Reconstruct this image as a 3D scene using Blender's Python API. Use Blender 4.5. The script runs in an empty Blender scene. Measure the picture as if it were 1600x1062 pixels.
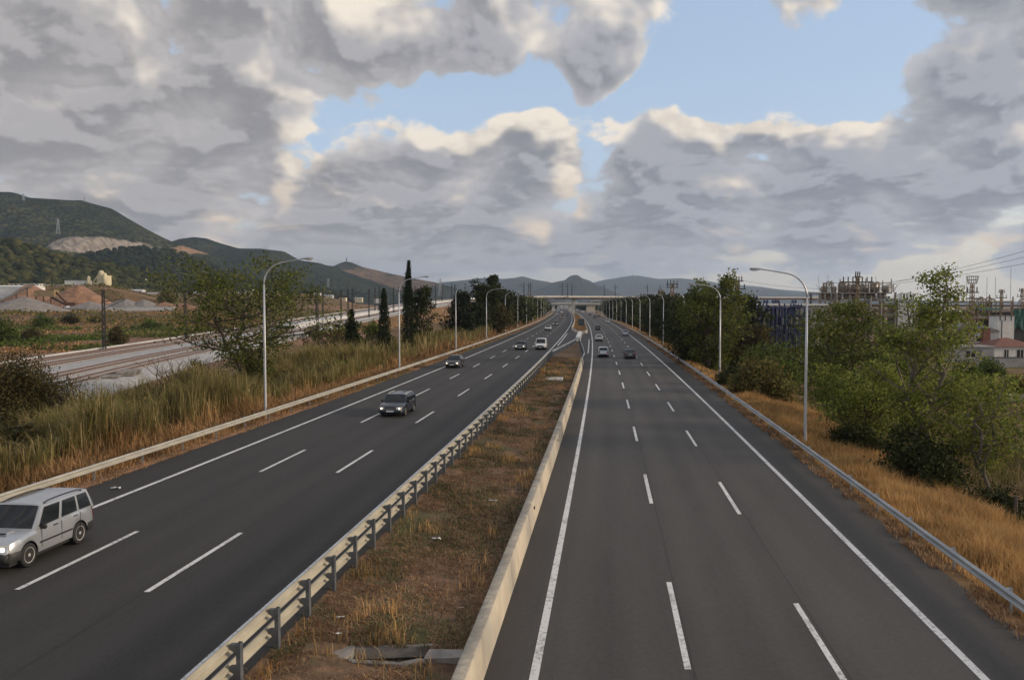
import bpy, bmesh, math, random
import numpy as np
from mathutils import Vector, Matrix
random.seed(7); np.random.seed(7)
SC = bpy.context.scene
COL = SC.collection
R = math.radians

# ------------------------------------------------------------------ camera
F_PX, CX, CY, HOR, CAM_Z = 1356.0, 800.0, 531.0, 474.0, 8.6
PITCH = math.atan((CY - HOR) / F_PX)
cam = bpy.data.cameras.new('camera'); cam_o = bpy.data.objects.new('camera', cam); COL.objects.link(cam_o)
cam.sensor_fit = 'HORIZONTAL'; cam.sensor_width = 36.0; cam.lens = 36.0 * F_PX / 1600.0
cam.clip_start = 0.1; cam.clip_end = 60000
cam_o.location = (0, 0, CAM_Z); cam_o.rotation_euler = (math.pi / 2 - PITCH, 0, 0)
SC.camera = cam_o
SC.render.resolution_x = 1024; SC.render.resolution_y = 679
SC.view_settings.view_transform = 'Standard'; SC.view_settings.look = 'None'
SC.view_settings.exposure = 0.0; SC.view_settings.gamma = 1.0
SC.cycles.volume_bounces = 1
SC.cycles.max_bounces = 6

# ------------------------------------------------------------------ sun
SUN_DIR = Vector((0.955, -0.12, 0.27)).normalized()
SUN_EL = math.asin(SUN_DIR.z); SUN_ROT = math.atan2(SUN_DIR.x, SUN_DIR.y)
sun = bpy.data.lights.new('sun', 'SUN'); sun_o = bpy.data.objects.new('sun', sun); COL.objects.link(sun_o)
sun.energy = 3.0; sun.angle = R(10); sun.color = (1.0, 0.80, 0.58)
sun_o.rotation_euler = SUN_DIR.to_track_quat('Z', 'Y').to_euler()

# ------------------------------------------------------------------ node helper
class NT:
    def __init__(self, nt): self.nt = nt; self.n = nt.nodes; self.l = nt.links
    def new(self, t, **kw):
        nd = self.n.new(t)
        for k, v in kw.items(): setattr(nd, k, v)
        return nd
    def put(self, sock, v):
        if hasattr(v, 'is_linked') or hasattr(v, 'links'): self.l.new(v, sock)
        else: sock.default_value = v
    def m(self, op, a, b=0.0, c=0.0, clamp=False):
        nd = self.new('ShaderNodeMath', operation=op); nd.use_clamp = clamp
        self.put(nd.inputs[0], a); self.put(nd.inputs[1], b)
        if op in ('MULTIPLY_ADD', 'SMOOTH_MIN', 'SMOOTH_MAX', 'COMPARE'): self.put(nd.inputs[2], c)
        return nd.outputs[0]
    def v(self, op, a, b=None, s=None):
        nd = self.new('ShaderNodeVectorMath', operation=op)
        self.put(nd.inputs[0], a)
        if b is not None: self.put(nd.inputs[1], b)
        if s is not None: self.put(nd.inputs['Scale'], s)
        return nd.outputs['Value'] if op in ('LENGTH', 'DOT_PRODUCT', 'DISTANCE') else nd.outputs[0]
    def sep(self, a):
        nd = self.new('ShaderNodeSeparateXYZ'); self.put(nd.inputs[0], a); return nd.outputs
    def comb(self, x, y, z=0.0):
        nd = self.new('ShaderNodeCombineXYZ')
        for i, q in enumerate((x, y, z)): self.put(nd.inputs[i], q)
        return nd.outputs[0]
    def mix(self, f, a, b, blend='MIX'):
        nd = self.new('ShaderNodeMix', data_type='RGBA', blend_type=blend)
        self.put(nd.inputs[0], f); self.put(nd.inputs[6], a); self.put(nd.inputs[7], b)
        return nd.outputs[2]
    def noise(self, vec, scale, detail=5.0, rough=0.55, dist=0.0, typ='FBM', lac=2.0):
        nd = self.new('ShaderNodeTexNoise', noise_dimensions='2D')
        nd.noise_type = typ; nd.normalize = True
        if vec is not None: self.put(nd.inputs['Vector'], vec)
        nd.inputs['Scale'].default_value = scale; nd.inputs['Detail'].default_value = detail
        nd.inputs['Roughness'].default_value = rough; nd.inputs['Distortion'].default_value = dist
        nd.inputs['Lacunarity'].default_value = lac
        return nd.outputs[0]
    def vor(self, vec, scale, detail=2.0, rough=0.5, feature='F1', smooth=0.4):
        nd = self.new('ShaderNodeTexVoronoi', feature=feature, voronoi_dimensions='2D'); nd.normalize = True
        if vec is not None: self.put(nd.inputs['Vector'], vec)
        nd.inputs['Scale'].default_value = scale; nd.inputs['Detail'].default_value = detail
        nd.inputs['Roughness'].default_value = rough
        if feature == 'SMOOTH_F1': nd.inputs['Smoothness'].default_value = smooth
        return nd.outputs['Distance']
    def mr(self, v, a, b, c=0.0, d=1.0, smooth=True):
        nd = self.new('ShaderNodeMapRange'); nd.interpolation_type = 'SMOOTHSTEP' if smooth else 'LINEAR'
        self.put(nd.inputs[0], v)
        for i, q in enumerate((a, b, c, d)): self.put(nd.inputs[i + 1], q)
        return nd.outputs[0]

# ------------------------------------------------------------------ world: Nishita sky under broken cumulus
W = bpy.data.worlds.new('World'); SC.world = W; W.use_nodes = True
W.node_tree.nodes.clear()
def cloud_groups():
    """broad coverage and fine relief of the cloud field at (azimuth, elevation)"""
    def grp(name):
        g = bpy.data.node_groups.new(name, 'ShaderNodeTree')
        g.interface.new_socket('P', in_out='INPUT', socket_type='NodeSocketVector')
        g.interface.new_socket('C', in_out='OUTPUT', socket_type='NodeSocketFloat')
        t = NT(g); gi = t.new('NodeGroupInput'); go = t.new('NodeGroupOutput')
        return g, t, gi.outputs[0], go
    g1, t, P, go = grp('cloud_cover')
    def A(px, py): return (math.atan((px - 800) / F_PX), math.atan((HOR - py) / F_PX), 0.0)
    blobs = [  # px, py, rx, ry, weight
        (230, 50, 470, 190, 0.85), (60, 200, 260, 120, 0.50), (310, 185, 140, 85, 0.80), (410, 245, 110, 42, 0.55),
        (820, 345, 1700, 125, 0.80), (200, 320, 420, 90, 0.25), (440, 115, 130, 60, -0.28), (150, 150, 90, 45, -0.25), (740, 255, 170, 75, 0.62), (1380, 260, 200, 62, 0.45), (1120, 262, 140, 50, 0.30),
        (870, 5, 240, 110, 0.80), (730, 80, 80, 75, 0.45), (885, 105, 80, 42, 0.50),
        (1012, 200, 70, 85, 0.75), (1240, 8, 120, 40, 0.52), (1575, 110, 165, 165, 0.95), (1570, 0, 110, 80, 0.3),
        (1480, 452, 620, 70, -0.48), (1000, 456, 900, 40, -0.35), (1230, 110, 270, 150, -0.55), (545, 272, 90, 38, -0.55), (770, 165, 210, 38, -0.50), (570, 70, 160, 110, 0.35)]
    acc = 0.0
    for px, py, rx, ry, wt in blobs:
        d = t.v('MULTIPLY_ADD', P, (F_PX / rx, F_PX / ry, 0.0)); c_ = A(px, py)
        nd = d.node; nd.inputs[2].default_value = (-c_[0] * F_PX / rx, -c_[1] * F_PX / ry, 0.0)
        e = t.m('SUBTRACT', 1.0, t.v('DOT_PRODUCT', d, d))
        acc = t.m('MULTIPLY_ADD', t.m('MAXIMUM', e, 0.0), wt, acc)
    x, y, _ = t.sep(P)
    # the field outside the frame carries on as the same broken cloud
    acc = t.m('MULTIPLY_ADD', t.mr(t.m('ABSOLUTE', x), 0.55, 0.9), 0.16, acc)
    acc = t.m('MULTIPLY_ADD', t.mr(y, 0.36, 0.6), 0.16, acc)
    acc = t.m('SMOOTH_MIN', acc, 0.78, 0.3)
    t.l.new(acc, go.inputs[0])
    def relief(name, det, bilow):
     g2, t, P, go = grp(name)
     x, y, _ = t.sep(P)
     den = t.m('ADD', t.m('MAXIMUM', y, 0.0), 0.085)
     flat = t.comb(t.m('MULTIPLY', x, 1.30), t.m('MULTIPLY', t.m('LOGARITHM', den, 2.718), 0.60), 0.0)
     n1 = t.noise(flat, 7.0, det, 0.54, 0.15)
     if bilow:
           bil = t.vor(t.v('ADD', flat, t.comb(t.m('MULTIPLY', n1, 0.06), t.m('MULTIPLY', n1, -0.05), 0.0)), 15.0, 2.0, 0.6)
     C = t.m('MULTIPLY', t.m('SUBTRACT', n1, 0.5), 2.9)
     if bilow:
           C = t.m('MULTIPLY_ADD', t.m('SUBTRACT', 0.4, bil), 0.26, C)
     t.l.new(C, go.inputs[0])
     return g2
    return g1, relief('cloud_relief', 8.0, True), relief('cloud_relief_broad', 3.0, False)
def build_world():
    t = NT(W.node_tree)
    tc = t.new('ShaderNodeTexCoord'); D = tc.outputs['Generated']
    s = t.sep(D)
    az = t.m('ARCTAN2', s[0], s[1]); el = t.m('ARCSINE', s[2])
    P = t.comb(az, el, 0.0)
    g1, g2, g3 = cloud_groups()
    def G(g, vec):
        nd = t.new('ShaderNodeGroup'); nd.node_tree = g; t.put(nd.inputs[0], vec); return nd.outputs[0]
    warp = t.new('ShaderNodeTexNoise', noise_dimensions='2D'); t.put(warp.inputs['Vector'], P)
    warp.inputs['Scale'].default_value = 7.0; warp.inputs['Detail'].default_value = 3.0
    Q = t.v('ADD', P, t.v('SCALE', t.v('SUBTRACT', warp.outputs['Color'], (0.5, 0.5, 0.5)), s=0.17))
    d2 = (0.030, 0.026, 0.0)
    b0 = G(g1, Q); b2 = G(g1, t.v('ADD', Q, d2))
    r0 = G(g2, P); r2 = G(g3, t.v('ADD', P, d2)); r1 = G(g2, t.v('ADD', P, (0.007, 0.011, 0.0)))
    c0 = t.m('ADD', b0, r0); c2 = t.m('ADD', b2, r2)
    cover = t.mr(c0, -0.02, 0.36)
    thick = t.mr(c0, 0.15, 0.95)
    # light reaches a spot where the cloud between it and the sun is thin
    lit = t.m('POWER', t.mr(c2, 0.64, -0.12), 1.5)
    mott = t.mr(t.m('ADD', t.m('SUBTRACT', r0, r1), t.m('MULTIPLY', t.m('SUBTRACT', r0, r2), 0.35)), -0.26, 0.26)
    sky = t.new('ShaderNodeTexSky', sky_type='NISHITA'); sky.sun_disc = False
    sky.sun_elevation = SUN_EL; sky.sun_rotation = SUN_ROT; sky.air_density = 1.0; sky.dust_density = 1.2; sky.ozone_density = 2.5
    K = 10.0
    def col(r, g_, b): return (r * K, g_ * K, b * K, 1)
    # cloud body: dense parts are grey, thin parts pass more light, sun-side relief is creamy
    dense = t.mix(t.mr(az, -0.5, 0.4), col(0.33, 0.315, 0.32), col(0.27, 0.285, 0.335))
    mid = t.mix(t.mr(az, -0.5, 0.4), col(0.52, 0.49, 0.48), col(0.47, 0.475, 0.51))
    body = t.mix(t.m('MULTIPLY', thick, t.mr(mott, 0, 1, 1.0, 0.55)), mid, dense)
    cream = t.mix(t.mr(el, 0.02, 0.2), col(0.80, 0.62, 0.45), col(0.86, 0.77, 0.66))
    cl = t.v('SCALE', t.mix(lit, body, cream), s=t.mr(mott, 0.0, 1.0, 0.91, 1.11, False))
    # thin blue sky with a milky veil towards the horizon
    veil = t.mr(el, 0.0, 0.30, 0.8, 0.52)
    warm = t.mix(t.mr(az, -0.1, 0.5), col(0.60, 0.545, 0.51), col(0.98, 0.82, 0.62))
    milky = t.mix(t.mr(el, 0.03, 0.16), warm, col(0.56, 0.65, 0.80))
    blue = t.mix(veil, t.v('SCALE', sky.outputs[0], s=2.2), milky)
    cover2 = t.m('MULTIPLY', cover, t.mr(el, 0.0, 0.045, 0.3, 1.0))
    fin = t.mix(cover2, blue, cl)
    bg = t.new('ShaderNodeBackground'); t.put(bg.inputs[0], fin); bg.inputs[1].default_value = 0.1
    out = t.new('ShaderNodeOutputWorld'); t.l.new(bg.outputs[0], out.inputs[0])
build_world()
W.cycles.sampling_method = 'MANUAL'; W.cycles.sample_map_resolution = 512

# ------------------------------------------------------------------ geometry helpers
_c, _s = math.cos(PITCH), math.sin(PITCH)
def at_y(px, py, Y):
    """world point at depth Y seen at picture point px, py (used once, to survey the place)"""
    u = (px - CX) / F_PX; v = (CY - py) / F_PX
    d = (u, _c + v * _s, -_s + v * _c); t = Y / d[1]
    return Vector((d[0] * t, Y, CAM_Z + d[2] * t))
def at_z(px, py, z):
    u = (px - CX) / F_PX; v = (CY - py) / F_PX
    d = (u, _c + v * _s, -_s + v * _c); t = (z - CAM_Z) / d[2]
    return Vector((d[0] * t, d[1] * t, z))
def xc(Y):
    """plan of the motorway: x of the left edge line of the right carriageway"""
    t = np.clip(Y, -60, 900) / 100.0
    x = -1.70 + 11.354 * t - 0.6726 * t * t + 0.0259 * t ** 3
    return x + np.maximum(Y - 900, 0) * 0.052
def xt(Y):
    return float(xc(Y + 0.5) - xc(Y - 0.5))
def heading(Y): return -math.atan(xt(Y))      # rotation about z that turns +Y onto the road

class MB:
    def __init__(self): self.v = []; self.f = []
    def add(self, vs, fs):
        o = len(self.v); self.v += [tuple(p) for p in vs]; self.f += [tuple(i + o for i in q) for q in fs]; return self
    def box(self, x0, x1, y0, y1, z0, z1):
        return self.add([(x0, y0, z0), (x1, y0, z0), (x1, y1, z0), (x0, y1, z0), (x0, y0, z1), (x1, y0, z1), (x1, y1, z1), (x0, y1, z1)],
                        [(0, 3, 2, 1), (4, 5, 6, 7), (0, 1, 5, 4), (1, 2, 6, 5), (2, 3, 7, 6), (3, 0, 4, 7)])
    def bar(self, a, b, w, h=None):
        a = Vector(a); b = Vector(b); h = h or w
        d = (b - a).normalized(); up = Vector((0, 0, 1)) if abs(d.z) < 0.95 else Vector((0, 1, 0))
        s = d.cross(up).normalized() * w / 2; u = s.cross(d).normalized() * h / 2
        return self.add([a - s - u, a + s - u, a + s + u, a - s + u, b - s - u, b + s - u, b + s + u, b - s + u],
                        [(0, 3, 2, 1), (4, 5, 6, 7), (0, 1, 5, 4), (1, 2, 6, 5), (2, 3, 7, 6), (3, 0, 4, 7)])
    def tube(self, pts, rad, n=8, cap=True):
        pts = [Vector(p) for p in pts]; k = len(pts)
        rad = rad if hasattr(rad, '__len__') else [rad] * k
        ref = None; vs = []
        for i in range(k):
            d = (pts[min(i + 1, k - 1)] - pts[max(i - 1, 0)]).normalized()
            if ref is None: ref = Vector((1, 0, 0)) if abs(d.x) < 0.9 else Vector((0, 1, 0))
            u = (ref - d * ref.dot(d)).normalized(); w = d.cross(u); ref = u
            for j in range(n):
                a = 2 * math.pi * j / n; vs.append(pts[i] + (u * math.cos(a) + w * math.sin(a)) * rad[i])
        fs = [(i * n + j, i * n + (j + 1) % n, (i + 1) * n + (j + 1) % n, (i + 1) * n + j) for i in range(k - 1) for j in range(n)]
        if cap: fs += [tuple(range(n))[::-1], tuple((k - 1) * n + j for j in range(n))]
        return self.add(vs, fs)
    def lathe(self, prof, n=16, c=(0, 0, 0), axis='z'):
        vs = []
        for r, h in prof:
            for j in range(n):
                a = 2 * math.pi * j / n; p = (r * math.cos(a), r * math.sin(a), h)
                if axis == 'x': p = (h, p[0], p[1])
                elif axis == 'y': p = (p[0], h, p[1])
                vs.append((p[0] + c[0], p[1] + c[1], p[2] + c[2]))
        k = len(prof)
        fs = [(i * n + j, i * n + (j + 1) % n, (i + 1) * n + (j + 1) % n, (i + 1) * n + j) for i in range(k - 1) for j in range(n)]
        fs += [tuple(range(n))[::-1], tuple((k - 1) * n + j for j in range(n))]
        return self.add(vs, fs)
    def prism(self, poly, axis, a, b):
        n = len(poly)
        def P(q, h): return (h, q[0], q[1]) if axis == 'x' else (q[0], h, q[1]) if axis == 'y' else (q[0], q[1], h)
        return self.add([P(q, a) for q in poly] + [P(q, b) for q in poly],
                        [tuple(range(n))[::-1], tuple(range(n, 2 * n))] + [(i, (i + 1) % n, n + (i + 1) % n, n + i) for i in range(n)])
    def mesh(self, name, mat, smooth=False):
        me = bpy.data.meshes.new(name); me.from_pydata(self.v, [], self.f); me.materials.append(mat)
        bm = bmesh.new(); bm.from_mesh(me); bmesh.ops.recalc_face_normals(bm, faces=bm.faces); bm.to_mesh(me); bm.free()
        if smooth:
            me.shade_smooth()
        me.update(); return me
    def build(self, name, mat, parent=None, smooth=False, loc=None):
        return obj(name, self.mesh(name, mat, smooth), parent, loc)
def obj(name, me, parent=None, loc=None, rz=0.0):
    o = bpy.data.objects.new(name, me); COL.objects.link(o)
    if parent: o.parent = parent
    if loc is not None: o.location = loc
    if rz: o.rotation_euler[2] = rz
    return o
def tag(o, label, cat, group=None):
    o['label'] = label; o['category'] = cat
    if group: o['group'] = group
    return o
def thing(name, label, cat, loc=(0, 0, 0), rz=0.0, group=None):
    o = bpy.data.objects.new(name, None); COL.objects.link(o); o.location = loc; o.rotation_euler = (0, 0, rz)
    o.empty_display_size = 0.1
    return tag(o, label, cat, group)
def struct(o, kind='structure'): o['kind'] = kind; return o
def copy_tree(o, parent=None):
    c = o.copy(); COL.objects.link(c); c.parent = parent
    for ch in o.children: copy_tree(ch, c)
    return c
def np_mesh(name, V, faces, mat, smooth=False, uv=None):
    """faces: list of integer arrays (n,3) and (n,4)"""
    me = bpy.data.meshes.new(name)
    V = np.asarray(V, dtype=np.float32); me.vertices.add(len(V)); me.vertices.foreach_set('co', V.ravel())
    idx = np.concatenate([np.asarray(f, dtype=np.int32).ravel() for f in faces])
    sizes = np.concatenate([np.full(len(f), np.asarray(f).shape[1], dtype=np.int32) for f in faces])
    st = np.concatenate([[0], np.cumsum(sizes)[:-1]]).astype(np.int32)
    me.loops.add(len(idx)); me.loops.foreach_set('vertex_index', idx)
    me.polygons.add(len(sizes)); me.polygons.foreach_set('loop_start', st); me.polygons.foreach_set('loop_total', sizes)
    if uv is not None:
        l = me.uv_layers.new(name='UVMap'); l.data.foreach_set('uv', np.asarray(uv, dtype=np.float32)[idx].ravel())
    me.materials.append(mat); me.update(calc_edges=True)
    if smooth: me.polygons.foreach_set('use_smooth', np.ones(len(sizes), dtype=bool))
    return me
def grid_faces(nr, nc):
    i = np.arange((nr - 1) * nc).reshape(nr - 1, nc)[:, :-1].ravel()
    return np.stack([i, i + 1, i + nc + 1, i + nc], 1)
# value noise
_perm = np.random.RandomState(3).rand(256, 256)
def vnoise(x, y):
    x = np.asarray(x, float); y = np.asarray(y, float)
    xi = np.floor(x).astype(int); yi = np.floor(y).astype(int); fx = x - xi; fy = y - yi
    fx = fx * fx * (3 - 2 * fx); fy = fy * fy * (3 - 2 * fy)
    g = lambda a, b: _perm[a % 256, b % 256]
    return (g(xi, yi) * (1 - fx) + g(xi + 1, yi) * fx) * (1 - fy) + (g(xi, yi + 1) * (1 - fx) + g(xi + 1, yi + 1) * fx) * fy
def fbm(x, y, o=4):
    r = 0; a = 0.5; t = 0
    for k in range(o):
        r = r + a * vnoise(x * 2 ** k + 17.3 * k, y * 2 ** k + 5.1 * k); t += a; a *= 0.5
    return r / t - 0.5
def sstep(x, a, b):
    t = np.clip((np.asarray(x, float) - a) / (b - a), 0, 1); return t * t * (3 - 2 * t)

# ------------------------------------------------------------------ materials
def mat(name, c1, c2=None, rough=0.7, metal=0.0, scale=3.0, detail=5.0, bump=0.0, bscale=None, spec=0.5, lo=0.35, hi=0.65, c3=None, coords='Object', stretch=None, coat=0.0):
    """base colour broken up by noise between c1 and c2 (and large patches of c3)"""
    m = bpy.data.materials.new(name); m.use_nodes = True; t = NT(m.node_tree)
    b = m.node_tree.nodes['Principled BSDF']
    b.inputs['Roughness'].default_value = rough; b.inputs['Metallic'].default_value = metal
    b.inputs['Specular IOR Level'].default_value = spec
    if coat: b.inputs['Coat Weight'].default_value = coat; b.inputs['Coat Roughness'].default_value = 0.05
    tc = t.new('ShaderNodeTexCoord'); vec = tc.outputs[coords]
    if coords == 'World':
        pass
    if stretch:
        vec = t.v('MULTIPLY', vec, stretch)
    def n3(sc, de, ro=0.6):
        nd = t.new('ShaderNodeTexNoise', noise_dimensions='3D'); t.put(nd.inputs['Vector'], vec)
        nd.inputs['Scale'].default_value = sc; nd.inputs['Detail'].default_value = de; nd.inputs['Roughness'].default_value = ro
        return nd.outputs[0]
    c2 = c2 or tuple(q * 0.8 for q in c1)
    f = t.mr(n3(scale, detail), lo, hi)
    col = t.mix(f, (*c1, 1), (*c2, 1))
    if c3:
        f3 = t.mr(n3(scale * 0.23, 3.0), 0.48, 0.62)
        col = t.mix(f3, col, (*c3, 1))
    t.put(b.inputs['Base Color'], col)
    if bump:
        bp = t.new('ShaderNodeBump'); bp.inputs['Strength'].default_value = bump; bp.inputs['Distance'].default_value = 0.05
        t.put(bp.inputs['Height'], n3(bscale or scale * 4, 4.0)); t.l.new(bp.outputs[0], b.inputs['Normal'])
    return m
def leaf_mat(name, cols, trans=0.35, rough=0.6):
    """leaves: colour differs from leaf to leaf"""
    m = bpy.data.materials.new(name); m.use_nodes = True; t = NT(m.node_tree); m.node_tree.nodes.clear()
    ge = t.new('ShaderNodeNewGeometry')
    cr = t.new('ShaderNodeValToRGB'); t.l.new(ge.outputs['Random Per Island'], cr.inputs[0])
    e = cr.color_ramp.elements
    e[0].color = (*cols[0], 1); e[0].position = 0.0; e[1].color = (*cols[-1], 1); e[1].position = 1.0
    for i, c in enumerate(cols[1:-1]):
        q = e.new((i + 1) / (len(cols) - 1)); q.color = (*c, 1)
    tc = t.new('ShaderNodeTexCoord')
    nd = t.new('ShaderNodeTexNoise', noise_dimensions='3D'); t.l.new(tc.outputs['Object'], nd.inputs['Vector']); nd.inputs['Scale'].default_value = 0.45; nd.inputs['Detail'].default_value = 2
    k = t.mr(nd.outputs[0], 0.3, 0.7, 0.65, 1.3)
    col = t.v('SCALE', cr.outputs[0], s=k)
    d = t.new('ShaderNodeBsdfPrincipled'); d.inputs['Roughness'].default_value = rough; d.inputs['Specular IOR Level'].default_value = 0.10
    t.l.new(col, d.inputs['Base Color'])
    tr = t.new('ShaderNodeBsdfTranslucent'); t.l.new(col, tr.inputs[0])
    mx = t.new('ShaderNodeMixShader'); mx.inputs[0].default_value = trans
    t.l.new(d.outputs[0], mx.inputs[1]); t.l.new(tr.outputs[0], mx.inputs[2])
    o = t.new('ShaderNodeOutputMaterial'); t.l.new(mx.outputs[0], o.inputs[0])
    return m
def emit_mat(name, c, s):
    m = bpy.data.materials.new(name); m.use_nodes = True; b = m.node_tree.nodes['Principled BSDF']
    b.inputs['Base Color'].default_value = (*c, 1); b.inputs['Emission Color'].default_value = (*c, 1); b.inputs['Emission Strength'].default_value = s
    return m
M = {}
M['galv'] = mat('galvanised_steel', (0.42, 0.43, 0.43), (0.30, 0.31, 0.32), 0.5, 0.55, 2.5, stretch=(1, 0.2, 1))
M['galv_dark'] = mat('galvanised_steel_dark', (0.13, 0.14, 0.155), (0.08, 0.09, 0.10), 0.55, 0.3, 4.0)
M['rail_left'] = mat('pale_rail_steel', (0.46, 0.44, 0.38), (0.36, 0.345, 0.30), 0.55, 0.2, 2.2, stretch=(1, 0.3, 1))
M['rail_back'] = mat('weathered_rail_steel', (0.50, 0.46, 0.36), (0.37, 0.34, 0.27), 0.55, 0.15, 2.2, stretch=(1, 0.3, 1))
M['pole'] = mat('lamp_pole_steel', (0.50, 0.51, 0.53), (0.38, 0.39, 0.41), 0.45, 0.5, 1.2, stretch=(1, 1, 0.15))
M['lamp_head'] = mat('lamp_housing', (0.42, 0.43, 0.45), (0.33, 0.34, 0.36), 0.4, 0.2, 5)
M['lamp_glass'] = mat('lamp_bowl_glass', (0.55, 0.56, 0.58), (0.48, 0.49, 0.51), 0.15, 0.0, 5)
M['concrete'] = mat('barrier_concrete', (0.54, 0.47, 0.36), (0.42, 0.365, 0.285), 0.85, 0, 1.3, 8, 0.25, 30, lo=0.3, hi=0.75, c3=(0.38, 0.345, 0.285))
def soiled(m):
    # dirt and lichen lie on the level top of the barrier
    t = NT(m.node_tree); b = m.node_tree.nodes['Principled BSDF']; src = b.inputs['Base Color'].links[0].from_socket
    g = t.new('ShaderNodeNewGeometry'); nz = t.sep(g.outputs['True Normal'])[2]; p = g.outputs['Position']
    f = t.m('MULTIPLY', t.mr(nz, 0.4, 0.9), t.mr(t.noise(p, 2.2, 5, 0.7), 0.25, 0.6))
    c = t.mix(t.m('MULTIPLY', f, 0.6), src, (0.17, 0.16, 0.145, 1))
    st = t.m('MULTIPLY', t.mr(t.noise(t.comb(t.m('ADD', t.sep(p)[0], t.sep(p)[1]), t.m('MULTIPLY', t.sep(p)[2], 0.12)), 2.6, 4, 0.65), 0.55, 0.72), 0.22)
    t.put(b.inputs['Base Color'], t.mix(st, c, (0.20, 0.17, 0.135, 1)))
soiled(M['concrete'])
M['concrete_grey'] = mat('old_concrete', (0.28, 0.255, 0.225), (0.17, 0.155, 0.14), 0.9, 0, 1.6, 7, 0.3, 22)
M['concrete_pale'] = mat('pale_concrete', (0.52, 0.51, 0.48), (0.40, 0.39, 0.37), 0.85, 0, 0.5, 6)
M['white'] = mat('white_paint', (0.72, 0.71, 0.68), (0.60, 0.59, 0.57), 0.6, 0, 1.2)
M['black'] = mat('black_rubber', (0.02, 0.02, 0.021), (0.012, 0.012, 0.013), 0.8, 0, 8)
M['rust'] = mat('rusty_steel', (0.16, 0.075, 0.04), (0.09, 0.05, 0.035), 0.75, 0.2, 3)
M['rock'] = mat('rock', (0.30, 0.25, 0.20), (0.17, 0.14, 0.12), 0.95, 0, 0.05, 8)
M['dark_steel'] = mat('dark_steel', (0.045, 0.042, 0.04), (0.025, 0.025, 0.026), 0.6, 0.2, 3)
M['bark'] = mat('bark', (0.085, 0.066, 0.05), (0.045, 0.036, 0.03), 0.95, 0, 3, 6, 0.4, 14, stretch=(1, 1, 0.25))
M['bark_pale'] = mat('bark_pale', (0.19, 0.16, 0.13), (0.10, 0.085, 0.07), 0.95, 0, 3, 6, 0.4, 14, stretch=(1, 1, 0.25))

def asphalt(name, cmul=1.0):
    m = bpy.data.materials.new(name); m.use_nodes = True; t = NT(m.node_tree); b = m.node_tree.nodes['Principled BSDF']
    uv = t.new('ShaderNodeUVMap').outputs[0]; s = t.sep(uv)
    # wheel paths: two per 3.55 m lane, polished a little lighter; lane joints darker
    ph = t.m('MULTIPLY', s[0], 2 * math.pi / 1.775)
    wp = t.m('MULTIPLY', t.m('COSINE', ph), -0.5)
    wob = t.noise(t.comb(t.m('MULTIPLY', s[0], 0.6), t.m('MULTIPLY', s[1], 0.02)), 1.0, 4, 0.6)
    pat = t.noise(t.comb(t.m('MULTIPLY', s[0], 0.25), t.m('MULTIPLY', s[1], 0.06)), 1.0, 6, 0.65)
    fine = t.noise(uv, 38.0, 2.0, 0.7)
    grit = t.noise(uv, 14.0, 2.0, 0.8)
    on = t.m('MULTIPLY', t.mr(s[0], 0.0, 0.8), t.mr(s[0], 9.6, 10.6, 1.0, 0.0))
    k = t.m('MULTIPLY_ADD', t.m('MULTIPLY', wp, on), 0.17, 1.0)
    k = t.m('MULTIPLY_ADD', t.m('SUBTRACT', wob, 0.5), 0.5, k)
    k = t.m('MULTIPLY_ADD', t.m('SUBTRACT', pat, 0.5), 0.55, k)
    k = t.m('MULTIPLY_ADD', t.m('SUBTRACT', fine, 0.5), 0.75, k)
    k = t.m('MULTIPLY_ADD', t.m('SUBTRACT', grit, 0.5), 0.75, k)
    k = t.m('MULTIPLY_ADD', t.m('SUBTRACT', t.noise(uv, 5.5, 2.0, 0.8), 0.5), 0.45, k)
    # joint between lanes and the darker, less worn shoulder
    for q in (3.72, 7.28):
        jn = t.m('ABSOLUTE', t.m('SUBTRACT', t.m('ADD', s[0], t.m('MULTIPLY', t.m('SUBTRACT', wob, 0.5), 0.08)), q))
        k = t.m('MULTIPLY', k, t.mr(jn, 0.012, 0.05, 0.72, 1.0))
    sh = t.m('MAXIMUM', t.mr(s[0], 10.3, 10.7), t.mr(s[0], -0.35, 0.0, 1.0, 0.0))
    k = t.m('MULTIPLY', k, t.m('MULTIPLY_ADD', sh, -0.22, 1.0))
    oil = t.mr(t.noise(t.comb(t.m('MULTIPLY', s[0], 1.3), t.m('MULTIPLY', s[1], 0.12)), 1.0, 5, 0.7), 0.62, 0.74)
    k = t.m('MULTIPLY', k, t.m('MULTIPLY_ADD', oil, -0.16, 1.0))
    col = t.v('SCALE', (0.067 * cmul, 0.061 * cmul, 0.056 * cmul), s=k)
    t.l.new(col, b.inputs['Base Color'])
    t.put(b.inputs['Roughness'], t.mr(grit, 0.3, 0.7, 0.72, 0.9)); b.inputs['Specular IOR Level'].default_value = 0.35
    bp = t.new('ShaderNodeBump'); bp.inputs['Strength'].default_value = 0.35; bp.inputs['Distance'].default_value = 0.01
    t.l.new(fine, bp.inputs['Height']); t.l.new(bp.outputs[0], b.inputs['Normal'])
    return m
M['asphalt'] = asphalt('asphalt')
M['asphalt_dark'] = asphalt('asphalt_dark', 0.56)
def paint():
    m = bpy.data.materials.new('road_paint'); m.use_nodes = True; t = NT(m.node_tree); b = m.node_tree.nodes['Principled BSDF']
    tc = t.new('ShaderNodeNewGeometry'); p = tc.outputs['Position']
    n = t.noise(p, 7.0, 6, 0.7); n2 = t.noise(p, 0.7, 3, 0.6)
    f = t.mr(t.m('ADD', n, t.m('MULTIPLY', n2, 0.45)), 0.70, 0.92)
    t.put(b.inputs['Base Color'], t.mix(f, (0.66, 0.65, 0.63, 1), (0.30, 0.29, 0.28, 1)))
    b.inputs['Roughness'].default_value = 0.65
    return m
M['paint'] = paint()

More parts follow.
